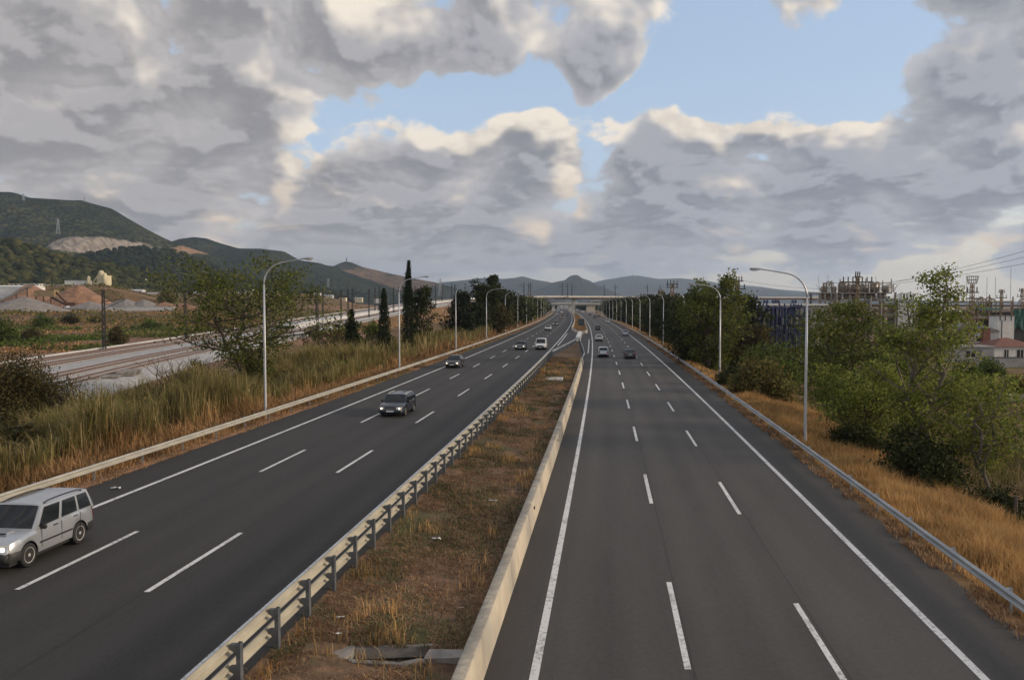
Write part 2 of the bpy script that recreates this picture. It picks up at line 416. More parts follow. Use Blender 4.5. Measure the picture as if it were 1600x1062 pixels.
def ground_mat():
    m = bpy.data.materials.new('ground'); m.use_nodes = True; t = NT(m.node_tree); b = m.node_tree.nodes['Principled BSDF']
    g = t.new('ShaderNodeNewGeometry'); p = g.outputs['Position']; s = t.sep(p)
    n1 = t.noise(p, 0.03, 6, 0.6); n2 = t.noise(p, 0.35, 6, 0.65); n3 = t.noise(t.comb(t.m('MULTIPLY', s[0], 0.006), t.m('MULTIPLY', s[1], 0.02)), 1.0, 4, 0.55)
    dry = t.mix(t.mr(n2, 0.35, 0.65), (0.22, 0.135, 0.065, 1), (0.125, 0.08, 0.042, 1))
    soil = t.mix(t.mr(n2, 0.3, 0.7), (0.27, 0.16, 0.105, 1), (0.17, 0.105, 0.07, 1))
    green = t.mix(t.mr(n2, 0.35, 0.65), (0.075, 0.080, 0.034, 1), (0.12, 0.105, 0.05, 1))
    c = t.mix(t.mr(n1, 0.53, 0.64), dry, green)
    c = t.mix(t.m('MULTIPLY', t.mr(n3, 0.52, 0.58), 1.0), c, soil)
    # bare red earth beside the railway
    rail = t.m('MULTIPLY', t.mr(s[0], -125.0, -95.0), t.mr(s[0], -75.0, -60.0, 1.0, 0.0))
    rail = t.m('MULTIPLY', rail, t.mr(s[1], 235.0, 262.0, 1.0, 0.0))
    c = t.mix(t.m('MULTIPLY', rail, t.mr(n2, 0.2, 0.5)), c, soil)
    t.put(b.inputs['Base Color'], c); b.inputs['Roughness'].default_value = 0.95; b.inputs['Specular IOR Level'].default_value = 0.1
    bp = t.new('ShaderNodeBump'); bp.inputs['Strength'].default_value = 0.6; bp.inputs['Distance'].default_value = 0.1
    t.l.new(t.noise(p, 4.0, 5, 0.7), bp.inputs['Height']); t.l.new(bp.outputs[0], b.inputs['Normal'])
    return m
M['ground'] = ground_mat()

# ------------------------------------------------------------------ terrain
ZL, ZR = 0.9, 0.0                     # level of the left / right carriageway
O_LL, O_LR, O_RR = -17.77, -6.96, 10.35
def quarry_bank(X, Y):
    pxx = 800 + F_PX * X / np.maximum(Y, 1)
    h = sstep(Y, 255, 440) * sstep(-pxx, -430, -330) * 5.4 + sstep(Y, 500, 590) * sstep(-pxx, -330, -150) * 15.6
    h = np.maximum(h, sstep(Y, 470, 830) * sstep(-pxx, -640, -470) * 18.5)
    return h
def gz(X, Y):
    X = np.asarray(X, float); Y = np.asarray(Y, float); o = X - xc(Y)
    z = np.full(np.broadcast(X, Y).shape, -0.45)
    n = fbm(X / 9, Y / 9, 4)
    zl = np.interp(-o, [20.2, 21.2, 26, 36, 60], [0.84, 0.80, 0.1, -0.7, -0.8])
    z = np.where(o < -20.0, zl + n * 1.1 * sstep(-o, 22, 30), z)
    zr = np.interp(o, [12.5, 13.4, 20, 26], [-0.06, -0.1, -2.0, -2.3])
    z = np.where(o > 12.3, zr + n * 0.9 * sstep(o, 14, 20), z)
    z = z + np.where(o < -60, quarry_bank(X, Y), 0)
    # the far basin lies a little lower so that it never covers the far road
    return z
def axis(*segs):
    out = []
    for a, b, n in segs: out += list(np.linspace(a, b, n, endpoint=False))
    return np.array(out + [segs[-1][1]])
O = axis((-14000, -2000, 12), (-2000, -400, 40), (-400, -100, 40), (-100, -40, 30), (-40, -20, 40), (-20, 12.6, 4), (12.6, 30, 40), (30, 100, 25), (100, 500, 20), (500, 14000, 20))
YY = axis((-40, 10, 10), (10, 120, 90), (120, 400, 80), (400, 1000, 60), (1000, 3000, 20), (3000, 15500, 14))
YG, OG = np.meshgrid(YY, O, indexing='ij'); XG = OG + xc(YG)
ZG = gz(XG, YG)
struct(obj('ground', np_mesh('ground', np.stack([XG, YG, ZG], -1).reshape(-1, 3), [grid_faces(len(YY), len(O))], M['ground'], True)))

# ------------------------------------------------------------------ carriageways
YR = axis((2, 60, 58), (60, 400, 85), (400, 1500, 55))
def strip(name, offs, zs, m, parent=None, uoff=0.0, ys=YR, usign=1.0):
    """a sheet that follows the road; offs/zs are cross-section points"""
    offs = np.array(offs, float); zs = np.array(zs, float)
    V = np.zeros((len(ys), len(offs), 3)); uv = np.zeros((len(ys), len(offs), 2))
    nx = np.array([1 / math.sqrt(1 + xt(y) ** 2) for y in ys])
    V[..., 0] = xc(ys)[:, None] + offs[None]; V[..., 1] = ys[:, None]; V[..., 2] = zs[None]
    uv[..., 0] = (offs[None] - uoff) * usign; uv[..., 1] = ys[:, None]
    return obj(name, np_mesh(name, V.reshape(-1, 3), [grid_faces(len(ys), len(offs))], m, False, uv.reshape(-1, 2)), parent)
def edge_jit(offs, side): return offs
road_r = struct(strip('carriageway_right', [-1.15, 0, 5, 10.35, 12.55], [-0.02, 0, 0.0, 0, -0.05], M['asphalt'], None, 0.0))
road_l = struct(strip('carriageway_left', [-20.25, -17.77, -12, -6.96, -5.85], [ZL - 0.05, ZL, ZL, ZL, ZL - 0.02], M['asphalt_dark'], None, -6.96, usign=-1.0))
def line(name, o, w, z, y0, y1, parent):
    n = max(2, int((y1 - y0) / 4) + 1); ys = np.linspace(y0, y1, n)
    return strip(name, [o - w / 2, o + w / 2], [z + 0.005, z + 0.005], M['paint'], parent, ys=ys)
for o, z, rd in ((0, ZR, road_r), (O_RR, ZR, road_r), (O_LL, ZL, road_l), (O_LR, ZL, road_l)):
    line('edge_line', o, 0.21, z, 4, 1400, rd)
for o, z, rd, y0, per in ((3.59, ZR, road_r, 20.1, 16.95), (7.10, ZR, road_r, 18.2, 16.95), (-14.23, ZL, road_l, 23.1, 16.4), (-10.64, ZL, road_l, 22.9, 16.4)):
    for k in range(-1, 36):
        y = y0 + per * k
        if y < 4: continue
        line('lane_dash', o, 0.16, z, y, y + (6.4 if o > 0 else 6.0), rd)
    n = 36; 
line('crossing_line', -6.35, 0.2, ZL, 158, 222, road_l)
line('crossing_line', -0.75, 0.2, ZR - 0.01, 150, 208, road_r)

# ------------------------------------------------------------------ median strip
def median_z(o):
    return np.interp(o, [-5.86, -5.3, -3.6, -1.5], [ZL - 0.03, ZL - 0.10, 0.62, 0.50])
M['median_soil'] = mat('median_soil', (0.22, 0.135, 0.085), (0.10, 0.066, 0.044), 0.95, 0, 2.6, 9, 1.0, 9, spec=0.1, lo=0.3, hi=0.7, c3=(0.10, 0.09, 0.05), coords='Object')
def median(name, y0, y1, step):
    ys = np.arange(y0, y1 + step / 2, step); os_ = np.linspace(-5.86, -1.5, 16)
    OG_, YG_ = np.meshgrid(os_, ys); X = OG_ + xc(YG_)
    Z = median_z(OG_) + fbm(X * 0.9, YG_ * 0.9, 4) * 0.22 * sstep(OG_, -5.8, -5.0)
    # sunk drain near the camera
    hole = sstep(np.hypot((OG_ + 3.2) / 1.05, (YG_ - 19.55) / 0.45), 1.25, 0.95)
    Z = Z - 0.85 * hole
    return struct(obj(name, np_mesh(name, np.stack([X, YG_, Z], -1).reshape(-1, 3), [grid_faces(len(ys), len(os_))], M['median_soil'], True)))
median('median_strip', 8, 126, 0.15)
median('median_strip_far', 250, 1400, 5)
# emergency crossing: asphalt across the median, sloping from one carriageway to the other
strip('crossing_asphalt', [-5.85, -1.15], [ZL - 0.016, -0.016], M['asphalt'], None, 30.0, ys=axis((120, 262, 40)))
struct(bpy.data.objects['crossing_asphalt'])
def tri_island():
    ys = np.linspace(124, 186, 50); V = []; n = 12
    for y in ys:
        k = (186 - y) / 62.0
        a = -3.05 + (-5.75 + 3.05) * k; b = -3.05 + (-1.5 + 3.05) * k
        for q in np.linspace(0, 1, n):
            o = a + (b - a) * q; zz = max(float(median_z(o)), np.interp(o, [-5.85, -1.15], [ZL, 0]) + 0.02) + 0.02
            V.append((xc(y) + o, y, zz + 0.10 * math.sin(q * math.pi) * k))
    struct(obj('median_island', np_mesh('median_island', V, [grid_faces(len(ys), n)], M['median_soil'], True)))
tri_island()

# ------------------------------------------------------------------ guardrails
def wbeam(L, hw=0.155, depth=0.081, t=0.006):
    """3-fold W profile along +Y, traffic side towards +X"""
    prof = [(0.0, hw), (0.02, hw - 0.006), (depth, hw - 0.05), (depth, hw - 0.075), (0.004, 0.025), (0.0, 0.0), (0.004, -0.025), (depth, -hw + 0.075), (depth, -hw + 0.05), (0.02, -hw + 0.006), (0.0, -hw)]
    outer = [(x + t, z) for x, z in prof]; inner = [(x, z) for x, z in prof][::-1]
    m = MB(); m.prism(outer + inner, 'y', -0.12, L)
    return m
def post_mesh(h, w=0.10, d=0.06, t=0.014):
    m = MB()      # C-section, open away from traffic
    m.box(-d / 2, d / 2, -w / 2, -w / 2 + t, -0.25, h); m.box(-d / 2, -d / 2 + t, -w / 2 + t, w / 2 - t, -0.25, h); m.box(-d / 2, d / 2, w / 2 - t, w / 2, -0.25, h)
    return m
_mc = {}
def shared(key, fn, m, smooth=False):
    if key not in _mc: _mc[key] = fn().mesh(key[0], m, smooth)
    return _mc[key]
def guardrail(label, off, z, side, ys_posts, sec_breaks, top, double=False, pm='galv', rm='galv', group=None):
    """side +1: traffic lies towards +x"""
    root = thing('guardrail', label, 'guardrail', (float(xc(ys_posts[0])) + off, ys_posts[0], z), 0, group)
    base = Vector(root.location)
    def P(y, dx=0.0): return Vector((float(xc(y)) + off + dx * side, y, z)) - base
    for y in ys_posts:
        rz = heading(y) + (0 if side > 0 else math.pi)
        po = obj('post', shared(('post', round(top, 2), pm), lambda: post_mesh(top - 0.03, 0.14 if double else 0.10, 0.09 if double else 0.06), M[pm]), root, P(y), rz)
        for zz in ([top - 0.17, top - 0.62] if double else [top - 0.17]):
            if y > 260: continue
            sp = obj('spacer', shared(('spacer', pm), lambda: MB().prism([(0.03, -0.09), (0.20, 0.02), (0.20, 0.10), (0.03, 0.12)], 'y', -0.06, 0.06), M[pm]), root, P(y) + Vector((0, 0, zz)), rz)
    for a, b in zip(sec_breaks[:-1], sec_breaks[1:]):
        p0 = P(a, 0.20); p1 = P(b, 0.20); d = p1 - p0; L = d.length
        rz = -math.atan2(d.x, d.y)
        for zz in ([top - 0.155, top - 0.60] if double else [top - 0.155]):
            me = shared(('rail_section', round(L, 1), rm), lambda: wbeam(round(L, 1) + 0.05), M[rm])
            s_ = obj('rail_section', me, root, p0 + Vector((0, 0, zz)), rz)
            if side < 0: s_.scale = (-1, 1, 1)
    return root
ysp = np.concatenate([np.arange(26.0, 240, 4.0), np.arange(240, 700, 8.0)])
secs = np.concatenate([np.arange(24.0, 240, 4.0), np.arange(240, 704, 16.0)])
guardrail('long grey steel guardrail along the left verge below the reeds', -20.95, ZL - 0.1, 1, ysp, secs, 0.78, group='roadside guardrails', rm='rail_left')
ysr = np.concatenate([np.arange(20.0, 240, 4.0), np.arange(240, 700, 8.0)])
guardrail('long grey steel guardrail along the right verge beside golden grass', 13.0, -0.06, -1, ysr, np.concatenate([np.arange(18.0, 240, 4.0), np.arange(240, 704, 16.0)]), 0.75, group='roadside guardrails')
guardrail('double-rail median guardrail on close-set dark posts', -5.72, ZL - 0.10, -1, np.arange(11.2, 127, 2.0), np.arange(9.2, 126, 4.0), 1.02, True, 'galv_dark', 'rail_back')

def rail_run(name, label, pts, z0, z1, group=None):
    """a short guardrail through plan points (offset, Y), rail centre heights z0..z1"""
    root = thing(name, label, 'guardrail', (float(xc(pts[0][1])) + pts[0][0], pts[0][1], 0), 0, group)
    b = Vector(root.location); P = [Vector((float(xc(y)) + o, y, 0)) for o, y in pts]
    tot = sum((P[i + 1] - P[i]).length for i in range(len(P) - 1)); run = 0
    for i in range(len(P) - 1):
        d = P[i + 1] - P[i]; n = max(1, int(d.length / 4)); L = d.length / n
        for k in range(n):
            q = P[i] + d * (k / n); zz = z0 + (z1 - z0) * (run + d.length * k / n) / tot
            o1 = obj('rail_section', shared(('rail_section', round(L, 1), 'galv'), lambda: wbeam(round(L, 1) + 0.05), M['galv']), root, q - b + Vector((0, 0, zz)), -math.atan2(d.x, d.y))
            o2 = obj('post', shared(('post', 1.0, 'x'), lambda: post_mesh(0.97), M['galv_dark']), root, q - b + Vector((-0.06, 0, zz - 0.82)), heading(pts[i][1]))
        run += d.length
    return root
rail_run('guardrail', 'guardrail closing the median from the left to the white crash cushion', [(-5.95, 125), (-5.4, 136), (-4.2, 160), (-3.2, 184)], 1.6, 1.25)
rail_run('guardrail', 'guardrail closing the median from the right to the white crash cushion', [(-1.35, 124), (-1.2, 134), (-1.75, 152), (-2.9, 184)], 0.85, 1.25)

# ------------------------------------------------------------------ concrete barriers
def barrier_mesh(path, zbase, prof, name):
    V = []; n = len(prof)
    for i, (o, y) in enumerate(path):
        for (dx, dz) in prof: V.append((float(xc(y)) + o + dx, y, (zbase(o) if callable(zbase) else zbase) + dz))
    f = grid_faces(len(path), n)
    me = np_mesh(name, V, [f], M['concrete'], False)
    bm = bmesh.new(); bm.from_mesh(me)
    bm.verts.ensure_lookup_table()
    bm.faces.new([bm.verts[i] for i in range(n)]); bm.faces.new([bm.verts[(len(path) - 1) * n + i] for i in range(n)][::-1])
    bmesh.ops.recalc_face_normals(bm, faces=bm.faces); bm.to_mesh(me); bm.free()
    return me
PR_R = [(0.0, -0.1), (-0.005, 0.10), (-0.035, 0.30), (-0.085, 0.80), (-0.105, 0.835), (-0.13, 0.85), (-0.37, 0.85), (-0.395, 0.84), (-0.405, 0.81), (-0.42, 0.3), (-0.42, -0.1)]
cb = thing('concrete_barrier', 'long pale concrete barrier between the median and the right carriageway', 'barrier', (float(xc(20)) - 1.15, 20, 0))
W0 = Vector(cb.location)
def cb_part(name, path, parent, zb, prof):
    me = barrier_mesh(path, zb, prof, name); o = obj(name, me, parent, -Vector(parent.location)); return o
y = 8.0
while y < 126:
    y2 = min(y + 6.0, 126)
    cb_part('barrier_section', [(-1.15, q) for q in np.linspace(y + 0.008, y2 - 0.008, 4)], cb, 0.0, PR_R); y = y2
for k in range(6):
    yq = 33.9 + 16.9 * k
    r_ = obj('reflector', shared(('reflector', 1), lambda: MB().box(-0.005, 0.045, -0.10, 0.0, 0.0, 0.09), M['black']), cb, Vector((float(xc(yq)) - 1.21, yq, 0.52)) - W0, heading(yq))
    obj('mounting_plate', shared(('mounting_plate', 1), lambda: MB().box(-0.005, 0.03, 0.0, 0.22, 0.0, 0.09), M['concrete_grey']), cb, Vector((float(xc(yq)) - 1.21, yq, 0.52)) - W0, heading(yq))
PR_2 = [(0.30, -0.2), (0.28, 0.08), (0.14, 0.33), (0.10, 0.80), (-0.10, 0.80), (-0.14, 0.33), (-0.28, 0.08), (-0.30, -0.2)]
def zmed(o): return float(np.interp(o, [-5.9, -1.15], [ZL - 0.02, -0.02]))
for nm, path in (('pale concrete barrier on the left of the far median island', [(-3.1, 228), (-4.6, 243), (-5.75, 254)] + [(-5.8, q) for q in np.arange(262, 1000, 20)]),
                 ('pale concrete barrier on the right of the far median island', [(-2.9, 228), (-2.2, 243), (-1.35, 254)] + [(-1.3, q) for q in np.arange(262, 1000, 20)])):
    t_ = thing('concrete_barrier', nm, 'barrier', (float(xc(228)) + path[0][0], 228, 0))
    cb_part('barrier_section', path[:3], t_, zmed, PR_2)
    cb_part('barrier_section', path[2:], t_, zmed, PR_2)
cc = thing('crash_cushion', 'white crash cushion where the two median guardrails meet', 'crash cushion', (float(xc(186)) - 3.05, 186, 0.45))
for k in range(6):
    MB().box(-0.55 + 0.04 * k, 0.55 - 0.04 * k, k * 6.6, k * 6.6 + 6.2, 0, 1.0).build('cushion_bay', M['white'], cc, loc=(0.105 * 6.6 * k * 0.0, 0, 0))
cc.rotation_euler[2] = heading(200)
M['sign_back'] = mat('sign_back_paint', (0.075, 0.09, 0.10), (0.055, 0.065, 0.075), 0.6, 0.1, 1.5)
sb = thing('sign_panel', 'dark grey back of a sign panel on the far median island', 'sign', (float(xc(300)) - 3.1, 300, 0.4))
MB().box(-1.05, 1.05, -0.05, 0.05, 0.55, 2.9).build('panel', M['sign_back'], sb)
for x_ in (-0.7, 0.7): MB().box(x_ - 0.05, x_ + 0.05, 0.06, 0.16, -0.3, 2.8).build('post', M['galv_dark'], sb)
MB().box(-1.08, 1.08, -0.06, 0.06, 2.9, 2.97).build('top_edge', M['galv'], sb)

# drain in the median at the bottom of the picture
dr = thing('drain', 'broken concrete drain with a dark open channel in the median', 'drain', (float(xc(19.5)) - 3.2, 19.5, 0.55))
def slab(parts, name, m): 
    mb = MB(); mb.prism(parts[0], 'z', parts[1], parts[2]); return mb.build(name, m, dr)
slab(([(-1.95, -0.35), (-1.25, -0.55), (-0.95, -0.1), (-0.95, 0.42), (-1.7, 0.45)], -0.1, 0.10), 'headwall_slab', M['concrete_grey'])
slab(([(0.72, -0.28), (1.55, -0.22), (1.58, 0.24), (0.80, 0.28)], -0.1, 0.07), 'cover_slab', M['concrete_grey'])
slab(([(-0.95, 0.33), (0.85, 0.50), (0.85, 0.62), (-0.95, 0.48)], -0.2, 0.06), 'channel_edge', M['concrete_grey'])
slab(([(-1.1, -0.42), (0.3, -0.55), (0.75, -0.28), (0.66, -0.18), (0.2, -0.40), (-0.95, -0.25)], -0.2, 0.05), 'channel_edge', M['concrete_grey'])
slab(([(-0.95, -0.3), (0.75, -0.3), (0.85, 0.48), (-0.95, 0.34)], -0.30, -0.26), 'channel_bed', M['dark_steel'])
for (px, py, w, d, lab) in ((866, 592, 1.5, 3.2, 'weathered drain slab flush in the far part of the median'),):
    p = at_z(px, py, 0.68)
    MB().box(-0.9, 0.9, -1.6, 1.6, -0.1, 0.08).build('drain_cover', M['concrete_pale'], None, loc=p); o = bpy.data.objects['drain_cover']; o.rotation_euler[2] = heading(p.y)
    tag(o, lab, 'drain cover')
# litter
M['paper'] = mat('crumpled_paper', (0.72, 0.72, 0.70), (0.5, 0.5, 0.48), 0.8, 0, 12)
def litter(px, py, z, s, lab):
    p = at_z(px, py, z); V = []; rs = random.Random(int(px))
    for i in range(6):
        for j in range(4): V.append(((i - 2.5) * s * 0.24 + rs.uniform(-.03, .03), (j - 1.5) * s * 0.2 + rs.uniform(-.03, .03), rs.uniform(0.01, 0.13) * s * 2))
    me = np_mesh('litter', V, [grid_faces(6, 4)], M['paper']); o = obj('litter', me, None, p)
    sm = o.modifiers.new('thickness', 'SOLIDIFY'); sm.thickness = 0.004
    tag(o, lab, 'litter')
litter(681, 842, 0.66, 0.26, 'crumpled white paper in dry grass of the median beside the guardrail')
litter(770, 783, 0.60, 0.28, 'crumpled white paper near the middle of the median')
litter(532, 964, 0.75, 0.15, 'small white scrap on the median nearest the guardrail post')
litter(528, 990, 0.75, 0.14, 'tiny white scrap just in front of another in the near median')
litter(181, 763, ZL, 0.32, 'torn white scrap on the left hard shoulder by the edge line')
litter(720, 949, 0.60, 0.10, 'lone tiny white scrap in the median near the concrete barrier')

# ------------------------------------------------------------------ street lamps
def lamp_proto():
    root = thing('street_lamp', '', 'street lamp', (0, 0, 0), 0)
    Hh = 9.6
    pts = [(0, 0, 0.0), (0, 0, 0.6), (0, 0, 5), (0, 0, Hh)]; rad = [0.11, 0.105, 0.085, 0.062]
    MB().tube(pts, rad, 10).build('pole', M['pole'], root, True)
    arc = [(0, 0, Hh - 0.03)]
    for k in range(1, 9):
        a = k / 8 * R(80); arc.append((1.55 * (1 - math.cos(a)), 0, Hh + 1.5 * math.sin(a)))
    arc += [(2.3, 0, Hh + 1.66), (2.75, 0, Hh + 1.72)]
    MB().tube(arc, [0.06 - 0.0022 * k for k in range(len(arc))], 8).build('arm', M['pole'], root, True)
    m = MB()
    z0 = Hh + 1.70
    m.lathe([(0.01, 0), (0.075, 0.03), (0.085, 0.2), (0.135, 0.35), (0.15, 0.62), (0.11, 0.82), (0.02, 0.88)], 10, (0, 0, 0), 'x')
    m.v = [(x + 2.65, yy * 1.0, zz * 0.55 + z0 + 0.035 + (x) * 0.04) for x, yy, zz in m.v]
    head = m.build('lamp_head', M['lamp_head'], root, True)
    b = MB(); b.lathe([(0.02, 0.0), (0.11, 0.06), (0.12, 0.3), (0.09, 0.45), (0.02, 0.48)], 10, (0, 0, 0), 'x')
    b.v = [(x + 2.98, yy * 0.95, zz * 0.5 + z0 - 0.01) for x, yy, zz in b.v]
    b.build('bowl', M['lamp_glass'], head, True)
    MB().lathe([(0.20, -0.1), (0.20, 0.04), (0.13, 0.06)], 10).build('base_flange', M['galv_dark'], root)
    MB().box(0.09, 0.115, -0.05, 0.05, 0.9, 1.2).build('access_door', M['galv_dark'], root)
    return root
LP = lamp_proto()
ORD = ['nearest', 'second', 'third', 'fourth', 'fifth', 'sixth', 'seventh', 'eighth', 'ninth', 'tenth', 'eleventh', 'twelfth', 'thirteenth', 'fourteenth', 'fifteenth', 'sixteenth', 'seventeenth', 'eighteenth']
first = [True]
def put_lamp(x, y, z, rz, lab, grp):
    o = LP if first[0] else copy_tree(LP); first[0] = False
    o.location = (x, y, z); o.rotation_euler = (0, 0, rz); tag(o, lab, 'street lamp', grp)
for k in range(14):
    y = 59.5 + 39.6 * k
    put_lamp(float(xc(y)) - 21.8, y, 0.3, heading(y), ('%s tall curved street lamp on the left verge, counted from the camera' % ORD[k]), 'lamps along the left verge')
for k in range(16):
    y = 54.0 + 39.6 * k
    put_lamp(float(xc(y)) + 14.1, y, -0.6, math.pi + heading(y), ('%s tall curved street lamp on the right verge, counted from the camera' % ORD[k]), 'lamps along the right verge')

# ------------------------------------------------------------------ hills
NUM = ['first', 'second', 'third', 'fourth', 'fifth', 'sixth', 'seventh', 'eighth', 'ninth', 'tenth', 'eleventh', 'twelfth', 'thirteenth', 'fourteenth', 'fifteenth', 'sixteenth', 'seventeenth', 'eighteenth', 'nineteenth', 'twentieth']
TENS = ['', '', 'twenty', 'thirty', 'forty', 'fifty', 'sixty']
def ordw(n):
    if n <= 20: return NUM[n - 1]
    t_, u_ = divmod(n, 10)
    return (TENS[t_][:-1] + 'ieth') if u_ == 0 else TENS[t_] + '-' + NUM[u_ - 1]
def hill_mat(name, g1, g2, scale, rock=None, bump=1.0):
    """wooded slope: light and dark tree mass; rock(t, s) gives a mask of bare rock"""
    m = bpy.data.materials.new(name); m.use_nodes = True; t = NT(m.node_tree); b = m.node_tree.nodes['Principled BSDF']
    g = t.new('ShaderNodeNewGeometry'); p = g.outputs['Position']; s = t.sep(p)
    def n3(sc, de, ro=0.6, vec=None):
        nd = t.new('ShaderNodeTexNoise', noise_dimensions='3D'); t.put(nd.inputs['Vector'], p if vec is None else vec)
        nd.inputs['Scale'].default_value = sc; nd.inputs['Detail'].default_value = de; nd.inputs['Roughness'].default_value = ro
        return nd.outputs[0]
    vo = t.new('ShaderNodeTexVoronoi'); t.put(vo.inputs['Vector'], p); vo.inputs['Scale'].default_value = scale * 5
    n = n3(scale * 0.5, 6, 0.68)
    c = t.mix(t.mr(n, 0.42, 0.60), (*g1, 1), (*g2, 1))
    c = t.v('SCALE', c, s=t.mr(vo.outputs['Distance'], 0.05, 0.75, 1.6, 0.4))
    if rock: c = rock(t, s, n3, c)
    t.put(b.inputs['Base Color'], c); b.inputs['Roughness'].default_value = 1.0; b.inputs['Specular IOR Level'].default_value = 0.0
    bp = t.new('ShaderNodeBump'); bp.inputs['Strength'].default_value = bump; bp.inputs['Distance'].default_value = 6.0
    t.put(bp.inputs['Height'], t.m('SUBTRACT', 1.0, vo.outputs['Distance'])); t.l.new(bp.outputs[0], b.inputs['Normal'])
    return m
def hill(name, pts, Ym, dn, df, m, rough=0.25, seed=0, ncol=220, cell=None, zfoot=-8.0, px0=None, px1=None):
    """ridge whose crest runs through surveyed points; falls to the plain dn in front and df behind"""
    pts = sorted(pts); xs = [p[0] for p in pts]; hs = [CAM_Z + (HOR - p[1]) / F_PX * Ym for p in pts]
    px = np.linspace(px0 or xs[0], px1 or xs[-1], ncol); zc = np.interp(px, xs, hs)
    # soften the polyline
    k = np.hanning(7); k /= k.sum(); zc = np.convolve(np.pad(zc, 3, mode='edge'), k, 'valid')
    tt = np.concatenate([np.linspace(-1, 0, 34), np.linspace(0, 1, 12)[1:]])
    T, PX = np.meshgrid(tt, px, indexing='ij')
    X0 = (PX - CX) / F_PX * Ym
    sp = 900 if cell is None else cell
    Y = Ym + np.where(T < 0, T * dn, T * df)
    n = fbm(X0 / sp + seed, Y / sp * 0.45 + seed * 1.7, 5)
    rid = 1 - 2.2 * np.abs(fbm(X0 / (sp * 0.8) + seed * 3.1 + 5, Y / (sp * 3.0) + seed, 4))
    a = np.abs(T)
    base = np.where(T < 0, (1 - a) ** 1.15, (1 - a) ** 1.3)
    shape = base + (n * 0.9 + (rid - 0.6) * 0.8) * rough * np.sin(np.clip(a, 0, 1) * math.pi) 
    Z = zfoot + (zc[None] - zfoot) * shape
    Z = np.minimum(Z, zfoot + (zc[None] - zfoot) * (1.0 - 0.35 * a))
    Z = Z + fbm(X0 / 60, Y / 60, 3) * 0.03 * (zc[None] - zfoot) * (0.3 + a) * (a < 0.98)
    V = np.stack([X0, Y, Z], -1)
    return struct(obj(name, np_mesh(name, V.reshape(-1, 3), [grid_faces(len(tt), ncol)], m, True))), V
def quarry(t, s, n3, c):
    # bare quarry faces cut in the hillside
    def spot(x, z, rx, rz):
        d = t.v('LENGTH', t.comb(t.m('DIVIDE', t.m('SUBTRACT', s[0], x), rx), t.m('DIVIDE', t.m('SUBTRACT', s[2], z), rz), t.m('MULTIPLY', t.m('SUBTRACT', n3(0.012, 5, 0.65), 0.5), 2.2)))
        e = t.m('ADD', d, t.m('MULTIPLY', t.m('SUBTRACT', n3(0.02, 5, 0.6), 0.5), 0.9))
        return t.mr(e, 0.9, 1.1, 1.0, 0.0)
    gy = t.mix(t.mr(n3(0.05, 6, 0.7), 0.35, 0.65), (0.33, 0.285, 0.24, 1), (0.15, 0.13, 0.11, 1))
    og = t.mix(t.mr(n3(0.05, 6, 0.7), 0.35, 0.65), (0.40, 0.25, 0.14, 1), (0.22, 0.14, 0.09, 1))
    A = at_y(165, 385, 2350); B = at_y(262, 380, 2350); D_ = at_y(215, 378, 2350)
    c = t.mix(spot(A.x, A.z, 78, 24), c, gy)
    return t.mix(spot(B.x, B.z, 66, 17), c, og)
def scar(t, s, n3, c):
    A = at_y(560, 428, 3600); B = at_y(600, 442, 3500)
    def spot(P, rx, rz):
        d = t.v('LENGTH', t.comb(t.m('DIVIDE', t.m('SUBTRACT', s[0], P.x), rx), t.m('DIVIDE', t.m('SUBTRACT', s[2], P.z), rz), 0.0))
        return t.mr(t.m('ADD', d, t.m('MULTIPLY', t.m('SUBTRACT', n3(0.01, 5, 0.65), 0.5), 1.5)), 0.7, 1.2, 1.0, 0.0)
    col = t.mix(t.mr(n3(0.02, 5, 0.65), 0.35, 0.65), (0.20, 0.12, 0.075, 1), (0.085, 0.065, 0.042, 1))
    c = t.mix(spot(A, 90, 40), c, col)
    return t.mix(t.m('MULTIPLY', spot(B, 190, 42), 0.75), c, col)
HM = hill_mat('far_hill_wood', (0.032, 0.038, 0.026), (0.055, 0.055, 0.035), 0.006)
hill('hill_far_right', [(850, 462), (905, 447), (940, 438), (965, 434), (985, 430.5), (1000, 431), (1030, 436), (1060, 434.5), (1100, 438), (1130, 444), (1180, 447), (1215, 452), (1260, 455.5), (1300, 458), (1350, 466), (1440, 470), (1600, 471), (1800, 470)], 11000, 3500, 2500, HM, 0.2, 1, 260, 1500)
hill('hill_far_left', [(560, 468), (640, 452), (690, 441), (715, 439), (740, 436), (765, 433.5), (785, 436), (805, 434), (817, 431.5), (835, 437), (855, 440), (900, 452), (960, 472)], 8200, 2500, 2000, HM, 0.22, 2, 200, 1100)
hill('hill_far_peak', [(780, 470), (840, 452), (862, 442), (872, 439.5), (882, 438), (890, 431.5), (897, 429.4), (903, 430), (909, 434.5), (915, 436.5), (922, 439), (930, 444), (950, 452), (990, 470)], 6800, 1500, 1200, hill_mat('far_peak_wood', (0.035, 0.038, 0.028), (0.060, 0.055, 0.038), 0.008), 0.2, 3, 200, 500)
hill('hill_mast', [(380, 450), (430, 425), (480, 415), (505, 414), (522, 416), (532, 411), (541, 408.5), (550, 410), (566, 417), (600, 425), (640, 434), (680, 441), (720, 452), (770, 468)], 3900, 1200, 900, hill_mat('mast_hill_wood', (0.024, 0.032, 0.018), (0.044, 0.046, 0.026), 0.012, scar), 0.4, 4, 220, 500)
hill('hill_ridge', [(240, 395), (280, 374), (305, 370.5), (325, 373), (345, 380), (375, 388.5), (410, 389), (445, 393), (470, 407), (500, 411), (530, 421), (580, 438), (650, 462)], 3100, 1000, 700, hill_mat('ridge_wood', (0.022, 0.030, 0.016), (0.044, 0.048, 0.024), 0.014), 0.42, 5, 220, 420)
